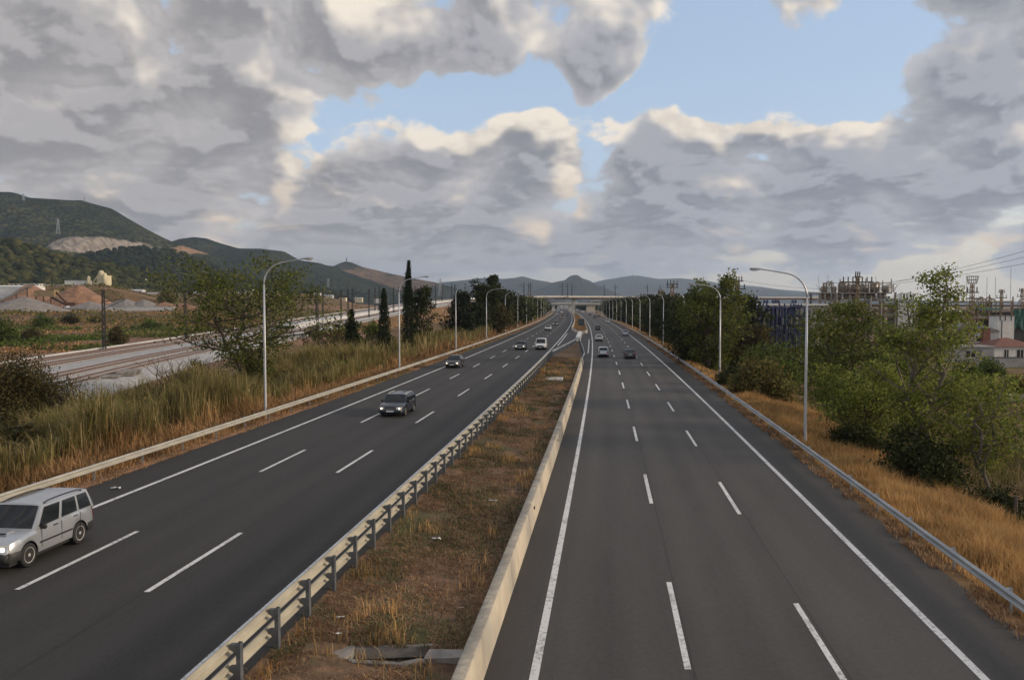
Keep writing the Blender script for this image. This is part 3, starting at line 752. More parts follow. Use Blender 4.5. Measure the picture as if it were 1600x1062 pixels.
hill('hill_quarry', [(-320, 330), (-200, 322), (-100, 312), (-30, 303), (0, 301.5), (18, 301), (32, 303.5), (50, 310), (90, 312.5), (118, 314), (132, 313.5), (152, 320), (178, 327), (205, 343), (235, 360), (262, 374), (290, 385), (330, 398), (380, 425), (440, 462)], 2600, 900, 700, hill_mat('quarry_hill_wood', (0.026, 0.034, 0.017), (0.056, 0.058, 0.027), 0.016, quarry), 0.5, 6, 320, 330)
HW = hill_mat('near_wood_floor', (0.022, 0.028, 0.013), (0.045, 0.045, 0.02), 0.05)
_, VB = hill('hill_wooded_middle', [(-100, 440), (60, 436), (110, 408), (150, 398), (185, 392), (215, 389), (240, 391), (275, 396), (310, 408), (350, 424), (400, 436), (470, 447), (540, 462)], 1700, 500, 400, HW, 0.2, 7, 200, 200)
_, VA = hill('hill_wooded_near', [(-300, 360), (-100, 366), (0, 377), (30, 383), (60, 391), (100, 402), (140, 412), (190, 420), (230, 432), (270, 446), (320, 462)], 1050, 330, 300, HW, 0.2, 8, 200, 160)

def ico(sub=1):
    bm = bmesh.new(); bmesh.ops.create_icosphere(bm, subdivisions=sub, radius=1.0)
    V = np.array([v.co[:] for v in bm.verts]); F = np.array([[v.index for v in f.verts] for f in bm.faces]); bm.free(); return V, F
IV1, IF1 = ico(2); IV0, IF0 = ico(1)
def blobs(name, pos, rad, m, seed, V0=IV0, F0=IF0, zs=0.85, jit=0.28):
    rs = np.random.RandomState(seed); n = len(pos); k = len(V0)
    J = 1 + (rs.rand(n, k) - 0.5) * 2 * jit
    V = V0[None] * J[..., None] * np.asarray(rad)[:, None, None]; V[..., 2] *= zs
    V = V + np.asarray(pos)[:, None, :]
    F = F0[None] + (np.arange(n) * k)[:, None, None]
    return np_mesh(name, V.reshape(-1, 3), [F.reshape(-1, 3)], m, False)
def scatter_hill(V, n, seed, r0, r1):
    rs = np.random.RandomState(seed); nr, nc, _ = V.shape; P = []
    i = np.clip((34 * (1 - rs.rand(n) ** 1.0)).astype(int), 2, 34); j = (rs.rand(n) * (nc - 1)).astype(int)
    f = rs.rand(n)[:, None]
    P = V[i, j] * (1 - f) + V[i, j + 1] * f; P[:, 1] += (rs.rand(n) - 0.5) * 14
    r = r0 + (r1 - r0) * rs.rand(n) ** 1.6
    P = P + np.stack([np.zeros(n), np.zeros(n), r * 0.35], 1)
    return P, r
M['wood_crowns'] = leaf_mat('woodland_crowns', [(0.018, 0.024, 0.011), (0.03, 0.036, 0.014), (0.045, 0.05, 0.018), (0.075, 0.068, 0.024)], 0.0, 1.0)
M['wood_crowns_dark'] = leaf_mat('woodland_crowns_dark', [(0.013, 0.018, 0.010), (0.02, 0.026, 0.012), (0.032, 0.036, 0.017)], 0.0, 1.0)
Pp, rr = scatter_hill(VA, 7000, 1, 3.0, 7.0); struct(obj('woodland_near', blobs('woodland_near', Pp, rr, M['wood_crowns'], 1)), 'stuff')
Pp, rr = scatter_hill(VB, 5000, 2, 4.0, 9.0); struct(obj('woodland_middle', blobs('woodland_middle', Pp, rr, M['wood_crowns_dark'], 2)), 'stuff')

# masts and pylons on the hills
def lattice(mb, h, w0, w1, n=6, t=0.12, x=0, y=0, z=0):
    cs = [(-1, -1), (1, -1), (1, 1), (-1, 1)]
    for a, b in cs: mb.bar((x + a * w0 / 2, y + b * w0 / 2, z), (x + a * w1 / 2, y + b * w1 / 2, z + h), t)
    for k in range(n):
        f0 = k / n; f1 = (k + 1) / n; wa = w0 + (w1 - w0) * f0; wb = w0 + (w1 - w0) * f1
        for q in range(4):
            a = cs[q]; b = cs[(q + 1) % 4]
            if k % 2: a, b = b, a
            mb.bar((x + a[0] * wa / 2, y + a[1] * wa / 2, z + h * f0), (x + b[0] * wb / 2, y + b[1] * wb / 2, z + h * f1), t * 0.7)
def pylon(px, py_base, Y, h, lab, t=0.5):
    p = at_y(px, py_base, Y)
    r_ = thing('pylon', lab, 'pylon', p, 0.2, 'pylons on the hills')
    m = MB(); lattice(m, h, h * 0.2, h * 0.03, 7, t); m.build('tower', M['galv'], r_)
    for k, f in enumerate((0.72, 0.83, 0.94)):
        MB().bar((-h * 0.14, 0, h * f), (h * 0.14, 0, h * f), t, t).build('crossarm', M['galv'], r_)
pylon(91, 369, 2280, 46, 'lattice pylon on the dark slope of the quarry hill', 0.8)
pylon(37, 323, 2480, 38, 'lattice pylon on the crest of the quarry hill near the left edge', 0.7)
pylon(132, 316, 2590, 16, 'small thin mast on the middle of the quarry hill crest', 0.5)
pylon(688, 462, 2600, 52, 'grey lattice pylon standing left of the poplar beside the railway', 0.8)
pylon(513, 452, 1900, 24, 'faint lattice pylon below the mast hill', 0.5)
ant = thing('antenna_mast', 'thin antenna on the cone-shaped hill top', 'antenna', at_y(541.5, 410, 3900))
m = MB(); lattice(m, 22, 4, 1.5, 5, 0.9); m.build('mast', M['dark_steel'], ant)
tw = thing('hilltop_tower', 'tiny tower building on the far blue hill above the right carriageway', 'tower', at_y(989, 432, 11000))
MB().box(-45, 45, -20, 20, -20, 14).build('hall', M['concrete_pale'], tw)
MB().lathe([(9, -10), (9, 26), (5, 30), (4, 48), (1.5, 52), (1.0, 75)], 8).build('spire', M['concrete_pale'], tw)

# ------------------------------------------------------------------ railway on the left, rising to the overbridge
RPX = [(-46, 40), (-52, 80), (-58, 120), (-64, 200), (-64.5, 300), (-58, 400), (-45, 500), (-22, 590), (12, 650), (80, 712), (180, 770), (320, 830)]
RPZ = [0.2, 0.2, 0.25, 0.6, 2.7, 5.4, 8.8, 12.0, 13.4, 13.6, 13.6, 13.6]
def rail_path(n=260):
    P = np.array([(x, y, z) for (x, y), z in zip(RPX, RPZ)]); d = np.r_[0, np.cumsum(np.hypot(*np.diff(P[:, :2], axis=0).T))]
    s = np.linspace(0, d[-1], 600); Q = np.stack([np.interp(s, d, P[:, i]) for i in range(3)], 1)
    k = np.hanning(61); k /= k.sum()
    Q = np.stack([np.convolve(np.pad(Q[:, i], 30, mode='reflect', reflect_type='odd'), k, 'valid') for i in range(3)], 1)
    d = np.r_[0, np.cumsum(np.hypot(*np.diff(Q[:, :2], axis=0).T))]
    s = np.linspace(0, d[-1], n); return np.stack([np.interp(s, d, Q[:, i]) for i in range(3)], 1), s
RP, RS = rail_path()
RT = np.gradient(RP[:, :2], axis=0); RT /= np.linalg.norm(RT, axis=1)[:, None]; RN = np.stack([RT[:, 1], -RT[:, 0]], 1)   # to the right
def rpt(s, off, dz=0.0):
    x = np.interp(s, RS, RP[:, 0]); y = np.interp(s, RS, RP[:, 1]); z = np.interp(s, RS, RP[:, 2])
    return Vector((float(x + off * np.interp(s, RS, RN[:, 0])), float(y + off * np.interp(s, RS, RN[:, 1])), float(z + dz)))
def rdir(s): return math.atan2(-float(np.interp(s, RS, RT[:, 0])), float(np.interp(s, RS, RT[:, 1])))
def rsheet(name, prof, m, s0=0, s1=None, parent=None, n=200, zabs=None, smooth=False):
    s1 = s1 or RS[-1]; ss = np.linspace(s0, s1, n); V = []
    for s in ss:
        for off, dz in prof:
            p = rpt(s, off, dz if dz is not None else 0); V.append((p.x, p.y, p.z if dz is not None else -1.5))
    return obj(name, np_mesh(name, V, [grid_faces(n, len(prof))], m, smooth), parent)
M['ballast'] = mat('ballast', (0.42, 0.41, 0.40), (0.29, 0.28, 0.275), 0.95, 0, 0.9, 7, 0.6, 6, coords='Object')
M['platform'] = mat('platform_concrete', (0.55, 0.53, 0.50), (0.43, 0.42, 0.40), 0.9, 0, 0.15, 6)
S_BR = 610.0
struct(rsheet('railway_bed', [(-14.6, -0.6), (-13, 0), (11.5, 0), (13.0, -0.7)], M['ballast'], 0, S_BR - 30))
struct(rsheet('railway_embankment', [(-19, None), (-14.5, -0.55), (12.9, -0.65), (16.5, None)], M['ground'], 0, S_BR - 30))
struct(rsheet('service_path', [(9.6, 0.03), (12.4, 0.03)], M['platform'], 120, S_BR - 30))
struct(rsheet('cable_trough', [(-13.6, 0.03), (-13.6, 0.26), (-13.1, 0.26), (-13.1, 0.03)], M['platform'], 0, S_BR - 30))
struct(rsheet('platform', [(-2.6, 0.02), (-2.6, 0.85), (3.0, 0.85), (3.0, 0.02)], M['platform'], 205, S_BR - 40))
M['sleeper'] = mat('sleeper_concrete', (0.45, 0.42, 0.39), (0.33, 0.30, 0.28), 0.9, 0, 2)
tracks = [('railway track nearest the platform edge on its far side', -5.2, 1), ('outermost railway track along the far side of the ballast', -9.8, 2), ('railway track nearest the motorway', 7.2, 3), ('second railway track counted from the motorway', 4.6 - 0.6, 4)]
tracks = [('railway track nearest the motorway on the pale ballast', 7.4), ('second railway track counted from the motorway', 2.9), ('third railway track counted from the motorway', -4.9), ('railway track farthest from the motorway', -9.6)]
slm = MB().box(-1.3, 1.3, -0.13, 0.13, 0.0, 0.17).mesh('sleeper', M['sleeper'])
for ti, (lab, off) in enumerate(tracks):
    s0, s1 = 30.0, S_BR + 250 if ti in (2, 3) else S_BR - 60
    if ti == 1: s1 = 205
    p0 = rpt(s0, off); tr = thing('railway_track', lab, 'railway track', p0, 0, 'railway tracks')
    for g in (-0.84, 0.84):
        ss = np.arange(s0, s1, 4.0); pts = [rpt(s, off + g, 0.25) - p0 for s in ss]
        m = MB(); V = []
        prof = [(-0.07, -0.08), (-0.025, -0.05), (-0.04, 0.09), (0.04, 0.09), (0.025, -0.05), (0.07, -0.08)]
        for s, p in zip(ss, pts):
            a = rdir(s)
            for dx, dz in prof: V.append((p.x + dx * math.cos(a), p.y + dx * math.sin(a), p.z + dz))
        obj('rail', np_mesh('rail', V, [grid_faces(len(ss), 6)], M['rust']), tr)
    k = 0; s = 55.0; far = MB()
    while s < min(s1, 420):
        if k < 120: o_ = obj('sleeper', slm, tr, rpt(s, off, 0.02) - p0, rdir(s))
        else:
            a = rpt(s, off - 1.3, 0.1) - p0; b = rpt(s, off + 1.3, 0.1) - p0; far.bar(a, b, 0.26, 0.17)
        k += 1; s += 0.75 if k < 160 else 1.5
    if far.v: struct(far.build('sleepers_far', M['sleeper'], tr), 'stuff')
# stacked concrete slabs left beside the track
ps = at_z(196, 586, 0.3)
st = thing('slab_stack', 'stack of grey concrete slabs lying on the ballast', 'slabs', ps, rdir(110) + 0.25)
for k, (dx, dy, dz) in enumerate(((0, 0, 0), (0.4, 2.6, 0), (0.1, 0.3, 0.24), (0.5, 2.9, 0.24), (-1.4, -2.4, 0.0))):
    MB().box(-1.0, 1.0, -1.25, 1.25, 0, 0.2).build('slab', M['concrete_grey'], st, loc=(dx, dy, dz))

# catenary masts
def mast_proto():
    r_ = thing('catenary_mast', '', 'mast', (0, 0, 0))
    m = MB(); lattice(m, 9.5, 0.40, 0.28, 16, 0.075); m.build('lattice_column', M['dark_steel'], r_)
    m = MB(); m.bar((0, 0, 7.6), (3.1, 0, 8.0), 0.09); m.bar((0, 0, 6.3), (3.0, 0, 7.9), 0.08); m.bar((1.2, 0, 6.75), (3.3, 0, 6.5), 0.06); m.build('cantilever', M['dark_steel'], r_)
    MB().box(-0.45, 0.45, -0.45, 0.45, -0.5, 0.15).build('footing', M['concrete_grey'], r_)
    MB().lathe([(0.05, 0), (0.1, 0.1), (0.05, 0.2), (0.1, 0.3), (0.05, 0.4)], 8, (0.5, 0, 7.7), 'x').build('insulator', M['rust'], r_)
    return r_
CM = mast_proto(); k = 0
spots = []
for s in np.arange(117, 600, 46): spots.append((s, -12.3, 0))
for s in np.arange(190, 600, 46): spots.append((s + 9, 0.3, 0) if s > 210 else (s, 12.8, math.pi))
for s in np.arange(150, 600, 46): spots.append((s + 92, 9.0, math.pi))
for s in np.arange(S_BR - 5, S_BR + 250, 24): spots.append((s, -6.4 if k % 2 else 6.4, 0 if k % 2 else math.pi)); k += 1
spots.sort()
nl = 0
for i, (s, off, a) in enumerate(spots):
    if s > RS[-1] - 5: continue
    o = CM if i == 0 else copy_tree(CM); p = rpt(s, off, 0.05)
    o.location = p; o.rotation_euler = (0, 0, rdir(s) + a)
    if s == 117: o.scale = (1.25, 1.25, 1.12); lab = 'tall black lattice catenary mast beside the red earth, nearest of the railway masts'
    elif s < S_BR - 10: lab = 'dark lattice catenary mast by the railway, %s counted from the nearest' % ordw(i + 1)
    else: lab = 'catenary mast on the motorway overbridge, %s from its left end' % ordw(i - sum(1 for q in spots if q[0] < S_BR - 10) + 1)
    tag(o, lab, 'mast', 'catenary masts')
# contact wires
for j, off in enumerate((-9.6, -4.9, 7.4)):
    mb = MB(); ss = np.arange(60, 600, 12)
    mb.tube([rpt(s, off, 6.6) for s in ss], 0.03, 4, False)
    tag(mb.build('contact_wire', M['dark_steel']), ['overhead wire above the railway track farthest from the motorway', 'overhead wire above the third railway track from the motorway', 'overhead wire above the railway track nearest the motorway'][j], 'wire')

# ------------------------------------------------------------------ overbridges
def rail_bridge():
    s0, s1 = S_BR - 32, RS[-1] - 4
    o0 = rpt(s0, 0); br = thing('railway_overbridge', 'long pale railway bridge deck crossing the motorway far ahead', 'bridge', o0)
    def part(name, prof, m):
        o = rsheet(name, prof, m, s0, s1, br, 120); o.location = -o0; return o
    part('deck', [(-7, 0.15), (7, 0.15), (7.0, -0.5), (4, -1.5), (-4, -1.5), (-7, -0.5), (-7, 0.15)], mat('bridge_soffit', (0.22, 0.15, 0.12), (0.16, 0.11, 0.09), 0.9, 0, 0.1))
    part('parapet', [(7.02, -0.3), (7.3, -0.3), (7.3, 0.9), (7.0, 0.9), (7.02, -0.3)], M['concrete_pale'])
    part('parapet', [(-7.02, -0.3), (-7.3, -0.3), (-7.3, 0.9), (-7.0, 0.9), (-7.02, -0.3)], M['concrete_pale'])
    for s in np.arange(s0 + 14, s1, 34):
        p = rpt(s, 0, 0)
        if -18.5 < p.x - float(xc(p.y)) < -8 or 1 < p.x - float(xc(p.y)) < 12: 
            p = rpt(s + 12, 0, 0)
            if -19 < p.x - float(xc(p.y)) < -7 or 0 < p.x - float(xc(p.y)) < 12: continue
        MB().box(-1.1, 1.1, -0.8, 0.8, -2.5, p.z - 1.4).build('pier', M['concrete_pale'], br, loc=Vector((p.x, p.y, 0)) - Vector((o0.x, o0.y, 0)) - Vector((0, 0, o0.z)))
    return br
rail_bridge()
ob = thing('road_overbridge', 'darker low road bridge across the motorway behind the railway bridge', 'bridge', (float(xc(900)) - 4, 900, 0))
MB().box(-70, 70, 0, 9, 6.6, 8.3).build('deck', M['concrete_grey'], ob)
MB().box(-70, 70, -0.3, 0, 7.8, 9.2).build('parapet', M['concrete_pale'], ob)
for x_, w in ((-18, 3), (0.5, 3.5), (21, 9)):
    MB().box(x_ - w / 2, x_ + w / 2, 1, 8, -2, 6.6).build('pier', M['concrete_pale'] if w < 5 else M['concrete'], ob)

# ------------------------------------------------------------------ haze
def haze():
    m = bpy.data.materials.new('haze'); m.use_nodes = True; m.node_tree.nodes.clear(); t = NT(m.node_tree)
    v = t.new('ShaderNodeVolumePrincipled'); v.inputs['Color'].default_value = (0.62, 0.78, 1.0, 1); v.inputs['Density'].default_value = HAZE_D; v.inputs['Anisotropy'].default_value = 0.3
    o = t.new('ShaderNodeOutputMaterial'); t.l.new(v.outputs[0], o.inputs['Volume'])
    return struct(MB().box(-15500, 15500, -2000, 16500, -14, 640).build('haze', m), 'stuff')
HAZE_D = 6.0e-5
haze()

# ------------------------------------------------------------------ vegetation
L_ = {}
L_['broad'] = leaf_mat('broad_leaves', [(0.045, 0.06, 0.014), (0.085, 0.105, 0.024), (0.13, 0.15, 0.036), (0.19, 0.19, 0.055)], 0.42)
L_['poplar'] = leaf_mat('poplar_leaves', [(0.07, 0.095, 0.018), (0.13, 0.165, 0.03), (0.20, 0.23, 0.045), (0.30, 0.30, 0.085)], 0.45)
L_['cypress'] = leaf_mat('cypress_leaves', [(0.010, 0.016, 0.008), (0.018, 0.026, 0.012), (0.030, 0.038, 0.017)], 0.05, 0.9)
L_['dark'] = leaf_mat('dark_leaves', [(0.020, 0.026, 0.009), (0.036, 0.044, 0.014), (0.062, 0.068, 0.022)], 0.2)
L_['shrub'] = leaf_mat('shrub_leaves', [(0.075, 0.08, 0.024), (0.125, 0.12, 0.038), (0.18, 0.155, 0.05), (0.22, 0.15, 0.06)], 0.35)
L_['olive'] = leaf_mat('olive_leaves', [(0.042, 0.04, 0.016), (0.075, 0.066, 0.025), (0.12, 0.092, 0.034)], 0.25)
L_['green'] = leaf_mat('green_leaves', [(0.055, 0.08, 0.018), (0.095, 0.13, 0.03), (0.15, 0.185, 0.045)], 0.4)
L_['reed'] = leaf_mat('reed_leaves', [(0.12, 0.112, 0.035), (0.19, 0.165, 0.055), (0.29, 0.23, 0.09), (0.38, 0.30, 0.15)], 0.35)
L_['reed_dry'] = leaf_mat('reed_dry_leaves', [(0.21, 0.115, 0.05), (0.32, 0.18, 0.08), (0.42, 0.26, 0.125), (0.18, 0.13, 0.065)], 0.25)
L_['gold'] = leaf_mat('golden_grass', [(0.36, 0.205, 0.075), (0.48, 0.285, 0.11), (0.58, 0.38, 0.17), (0.27, 0.16, 0.07)], 0.35)
L_['median_dry'] = leaf_mat('median_dry_grass', [(0.15, 0.08, 0.042), (0.24, 0.13, 0.066), (0.32, 0.19, 0.10), (0.40, 0.29, 0.17)], 0.2)
L_['median_green'] = leaf_mat('median_green_grass', [(0.07, 0.075, 0.035), (0.11, 0.11, 0.048), (0.15, 0.135, 0.06)], 0.25)
L_['twig'] = mat('bare_twigs', (0.11, 0.08, 0.065), (0.07, 0.052, 0.045), 0.95, 0, 2)

def leaves(name, C, size, m, seed, flat=0.0, aspect=0.6):
    """one rhombus leaf or leaf clump at every point of C"""
    rs = np.random.RandomState(seed); C = np.asarray(C); n = len(C)
    a = rs.normal(size=(n, 3)); a /= np.linalg.norm(a, axis=1)[:, None]; a[:, 2] *= (1 - flat)
    b = rs.normal(size=(n, 3)); b = np.cross(a, b); b /= np.maximum(np.linalg.norm(b, axis=1), 1e-6)[:, None]
    s = (size * (0.6 + 0.8 * rs.rand(n)))[:, None] if np.isscalar(size) else (np.asarray(size) * (0.6 + 0.8 * rs.rand(n)))[:, None]
    V = np.stack([C - a * s * 0.5, C + b * s * aspect * 0.5 + a * s * 0.08, C + a * s * 0.5, C - b * s * aspect * 0.5 + a * s * 0.08], 1).reshape(-1, 3)
    i = np.arange(n)[:, None] * 4
    return np_mesh(name, V, [i + np.array([[0, 1, 2, 3]])], m, False)
def grow_tree(seed, depth=5, spread=0.55, upright=0.25, len0=1.0, decay=0.74, kids=(2, 3), r0=0.055, trunk=1.0, wob=0.16):
    rs = random.Random(seed); mb = []; tips = []; mids = []
    def go(p, d, L, r, k):
        pts = [p]; q = p; dd = d
        for i in range(3):
            dd = (dd + Vector((rs.uniform(-1, 1), rs.uniform(-1, 1), rs.uniform(-0.6, 1))) * wob + Vector((0, 0, upright * 0.25))).normalized()
            q = q + dd * L / 3; pts.append(q)
        mb.append((pts, r, r * 0.68, k))
        if k <= 2: mids.extend(pts[1:])
        if k == 0: tips.append(q); return
        n = rs.randint(*kids)
        a0 = rs.uniform(0, 6.28)
        for j in range(n):
            a = a0 + j * 6.28 / n + rs.uniform(-0.5, 0.5)
            side = dd.orthogonal().normalized(); side.rotate(Matrix.Rotation(a, 3, dd))
            nd = (dd + side * spread * rs.uniform(0.6, 1.5) + Vector((0, 0, upright))).normalized()
            start = q if rs.random() < 0.75 else pts[2]
            go(start, nd, L * decay * rs.uniform(0.75, 1.2), r * 0.66, k - 1)
    go(Vector((0, 0, 0)), Vector((rs.uniform(-.08, .08), rs.uniform(-.08, .08), 1)), trunk, r0, depth)
    return mb, tips, mids
def grow_leader(seed, asp, nlat=30, base=0.12, peak=0.42, ang=0.55, forks=1, wob=0.03, top=0.7):
    """leaders with side limbs inside an ovoid crown; height 1, width asp"""
    rs = random.Random(seed); br = []; tips = []; mids = []; R_ = asp / 2
    def env(u):
        if u < base: return 0.35
        return max(0.08, ((u - base) / (peak - base)) ** 0.55 if u < peak else max(0, (1 - u) / (1 - peak)) ** top)
    fk = base * 0.75 if forks > 1 else 0.0
    trunk = [Vector((0, 0, 0))]
    if forks > 1:
        trunk = [Vector((0, 0, 0)), Vector((rs.uniform(-wob, wob), 0, fk * 0.5)), Vector((rs.uniform(-wob, wob), rs.uniform(-wob, wob), fk))]
        br.append((trunk, 0.022, 0.019, 5))
    for f in range(forks):
        a = rs.uniform(0, 6.28) if forks == 1 else f * 6.28 / forks + rs.uniform(-0.5, 0.5)
        off = 0 if forks == 1 else R_ * rs.uniform(0.3, 0.6); ht = 1.0 if f == 0 else rs.uniform(0.75, 0.97)
        pts = [trunk[-1]]; n = 9
        for k in range(1, n + 1):
            t = k / n; b = t ** 0.7
            pts.append(Vector((trunk[-1].x * (1 - t) + math.cos(a) * off * b + rs.uniform(-wob, wob), trunk[-1].y * (1 - t) + math.sin(a) * off * b + rs.uniform(-wob, wob), fk + (ht - fk) * t)))
        r0 = 0.024 if forks == 1 else 0.016
        for k in range(n):
            ra = r0 * (1 - k / n) ** 0.8 + 0.002; rb = r0 * (1 - (k + 1) / n) ** 0.8 + 0.002
            br.append(([pts[k], (pts[k] + pts[k + 1]) / 2, pts[k + 1]], ra, rb, 4))
        tips.append(pts[-1]); m_ = nlat // forks
        for i in range(m_):
            u = base + (ht - base) * ((i + rs.random()) / m_) * 0.96; t = min(0.999, max(0, (u - fk) / (ht - fk))) * n; k = int(t)
            p = pts[k].lerp(pts[k + 1], t - k); az_ = i * 2.4 + rs.uniform(-0.6, 0.6)
            L = R_ * env(u) * rs.uniform(0.65, 1.12)
            e = Vector((math.cos(az_) * L, math.sin(az_) * L, L * math.tan(ang) * rs.uniform(0.5, 1.3)))
            cx_ = -p.x * 0.3 * (1 if forks > 1 else 0); q = p + e + Vector((cx_, 0, 0))
            if q.z > 1.0: q.z = 1.0 - rs.random() * 0.04
            md = p.lerp(q, 0.55) + Vector((rs.uniform(-1, 1) * L * 0.12, rs.uniform(-1, 1) * L * 0.12, -L * 0.06))
            rl = 0.0075 * (1 - u) + 0.0028
            br.append(([p, md, q], rl, rl * 0.4, 2)); tips.append(q); mids.append(md)
            for j in range(5):
                s = p.lerp(md, 0.4 + 0.6 * rs.random()) if j < 2 else md.lerp(q, rs.random())
                d = Vector((rs.uniform(-1, 1), rs.uniform(-1, 1), rs.uniform(-0.35, 0.8))) * L * 0.42 + e * 0.12
                br.append(([s, s + d * 0.5 + Vector((0, 0, L * 0.02)), s + d], rl * 0.42, rl * 0.22, 0)); tips.append(s + d); mids.append(s + d * 0.5)
    return br, tips, mids
def make_tree(name, label, cat, loc, w, h, seed, leafm, nleaf, lsize, barkm='bark', group=None, depth=5, spread=0.55, upright=0.25, sig=0.09, trunk=1.0, minr=0.012, low=0.0, rz=0.0, kids=(2, 3), skew=(0, 0), nlat=34, base=0.12, peak=0.42, ang=0.5, forks=1, top=0.7):
    """tapered trunk and limbs scaled to width w and height h; leaves gather round the twig ends"""
    br, tips, mids = grow_leader(seed, w / h, nlat, base, peak, ang, forks, top=top)
    A = np.array([p[:] for pts, *_ in br for p in pts])
    cx_, cy_ = np.percentile(A[:, 0], 50), np.percentile(A[:, 1], 50)
    ext = max(np.percentile(A[:, 0], 98) - np.percentile(A[:, 0], 2), np.percentile(A[:, 1], 98) - np.percentile(A[:, 1], 2))
    sx = w * 0.86 / ext; sz = h * 0.95 / A[:, 2].max()
    def T(p): return Vector((p[0] * sx + skew[0] * p[2] * sz, p[1] * sx + skew[1] * p[2] * sz, p[2] * sz))
    root = thing(name, label, cat, loc, rz, group)
    m = MB()
    for pts, r, r2, k in br:
        ra = max(r * sz * 0.9, minr); rb = max(r2 * sz * 0.9, minr * 0.8)
        m.tube([T(p) for p in pts], np.linspace(ra, rb, len(pts)), 6 if k > 2 else 4, False)
    m.v = [(x, y, z - (0.25 if z <= 0.001 else 0)) for x, y, z in m.v]
    m.build('trunk', M[barkm], root, True)
    rs = np.random.RandomState(seed + 5)
    Pt = np.array([T(p)[:] for p in tips]); Pm = np.array([T(p)[:] for p in mids])
    src = np.concatenate([Pt, Pt, Pm]); src = src[src[:, 2] > low * h]
    dens = rs.rand(len(src)) ** 1.6 + 0.10; pick = rs.choice(len(src), nleaf, p=dens / dens.sum())
    C = src[pick] + np.clip(rs.normal(size=(nleaf, 3)), -1.7, 1.7) * sig * min(w, h) * np.array([1, 1, 0.75])
    C = C[C[:, 2] > 0.05]
    obj('crown', leaves('crown', C, lsize, leafm, seed), root)
    return root
def spindle(name, label, loc, w, h, seed, n, lsize, leafm, group=None, cat='cypress', top=1.6, lean=0.0):
    rs = np.random.RandomState(seed); root = thing(name, label, cat, loc, 0, group)
    MB().tube([(0, 0, -0.3), (0, 0, h * 0.5), (lean * h, 0, h * 0.93)], [w * 0.09, w * 0.07, 0.02], 7).build('trunk', M['bark'], root, True)
    u = rs.rand(n) ** 0.85; prof = np.minimum(1, (u / 0.13)) ** 0.5 * (1 - u ** top) ** 0.75
    lump = 1 + 0.3 * np.sin(u * 34 + rs.rand() * 6) * (rs.rand(n)) ; a = rs.rand(n) * 6.283
    lob = 1 + 0.22 * np.sin(a * 3 + u * 13) + 0.12 * np.sin(a * 7 - u * 29)
    r = w * 0.5 * prof * lob * lump * np.sqrt(0.35 + 0.65 * rs.rand(n)) + rs.normal(size=n) * 0.05 * w
    C = np.stack([np.cos(a) * r + lean * u ** 2 * h, np.sin(a) * r, 0.12 + u * h], 1)
    obj('crown', leaves('crown', C, lsize, leafm, seed, 0.0, 0.5), root)
    return root
def bush(name, label, loc, w, h, seed, n, lsize, leafm, cat='bush', group=None, d=None):
    """many stems from one stool, leaf clumps through an uneven dome"""
    rs = np.random.RandomState(seed); root = thing(name, label, cat, loc, rs.rand() * 6, group)
    d = d or w
    k = 34; th = rs.rand(k) * 6.283; ph = rs.rand(k) ** 0.6; hh = (0.45 + 0.6 * rs.rand(k))
    cl = np.stack([np.cos(th) * ph * w * 0.42, np.sin(th) * ph * d * 0.42, hh * h * (1 - 0.55 * ph ** 2) * 0.85], 1)
    m = MB()
    for c in cl[:22]:
        m.tube([(c[0] * 0.1, c[1] * 0.1, -0.2), (c[0] * 0.45, c[1] * 0.45, c[2] * 0.55), tuple(c)], [0.022 * h ** 0.5, 0.015 * h ** 0.5, 0.006], 4, False)
    m.build('stems', M['bark'], root)
    pick = rs.randint(0, k, n); f = rs.rand(n)[:, None] ** 0.35
    C = cl[pick] * f + np.clip(rs.normal(size=(n, 3)), -1.5, 1.5) * np.array([w * 0.085, d * 0.085, h * 0.10]); C[:, 2] = np.abs(C[:, 2])
    obj('foliage', leaves('foliage', C, lsize, leafm, seed), root)
    return root
def blades(name, P, H, wid, m, seed, lean=0.35, droop=0.4, kind='stuff'):
    """grass blades / reed leaves: three triangles each, bent over at the tip"""
    rs = np.random.RandomState(seed); P = np.asarray(P); n = len(P); H = np.broadcast_to(H, n); wid = np.broadcast_to(wid, n)
    a = rs.rand(n) * 6.283; dr = np.stack([np.cos(a), np.sin(a), np.zeros(n)], 1); sd = np.stack([-np.sin(a), np.cos(a), np.zeros(n)], 1)
    # broad side towards the viewer half of the time
    l = (rs.rand(n) * lean)[:, None] * H[:, None]; up = np.array([[0, 0, 1.0]])
    m1 = P + up * (H * 0.6)[:, None] + dr * l * 0.45
    t = P + up * (H * (1 - droop * 0.5 * rs.rand(n)))[:, None] + dr * l * (1 + droop)
    w = wid[:, None] * 0.5
    V = np.stack([P - sd * w, P + sd * w, m1 + sd * w * 0.8, m1 - sd * w * 0.8, t], 1).reshape(-1, 3)
    i = np.arange(n)[:, None] * 5
    return struct(obj(name, np_mesh(name, V, [i + np.array([[0, 1, 2, 3]]), i + np.array([[3, 2, 4]])], m, False)), kind)
def ground_pts(n, o0, o1, y0, y1, seed, ypow=1.0, clump=0.0, cs=2.0, edge=None):
    rs = np.random.RandomState(seed); y = y0 + (y1 - y0) * rs.rand(n) ** ypow; o = o0 + (o1 - o0) * rs.rand(n)
    if clump > 0:
        k = fbm(o / cs + seed, y / cs, 3) + rs.normal(size=n) * 0.06 > (clump - 0.5)
        y = y[k]; o = o[k]
    x = xc(y) + o
    return np.stack([x, y, gz(x, y) - 0.04], 1), o
G1 = 'reeds'
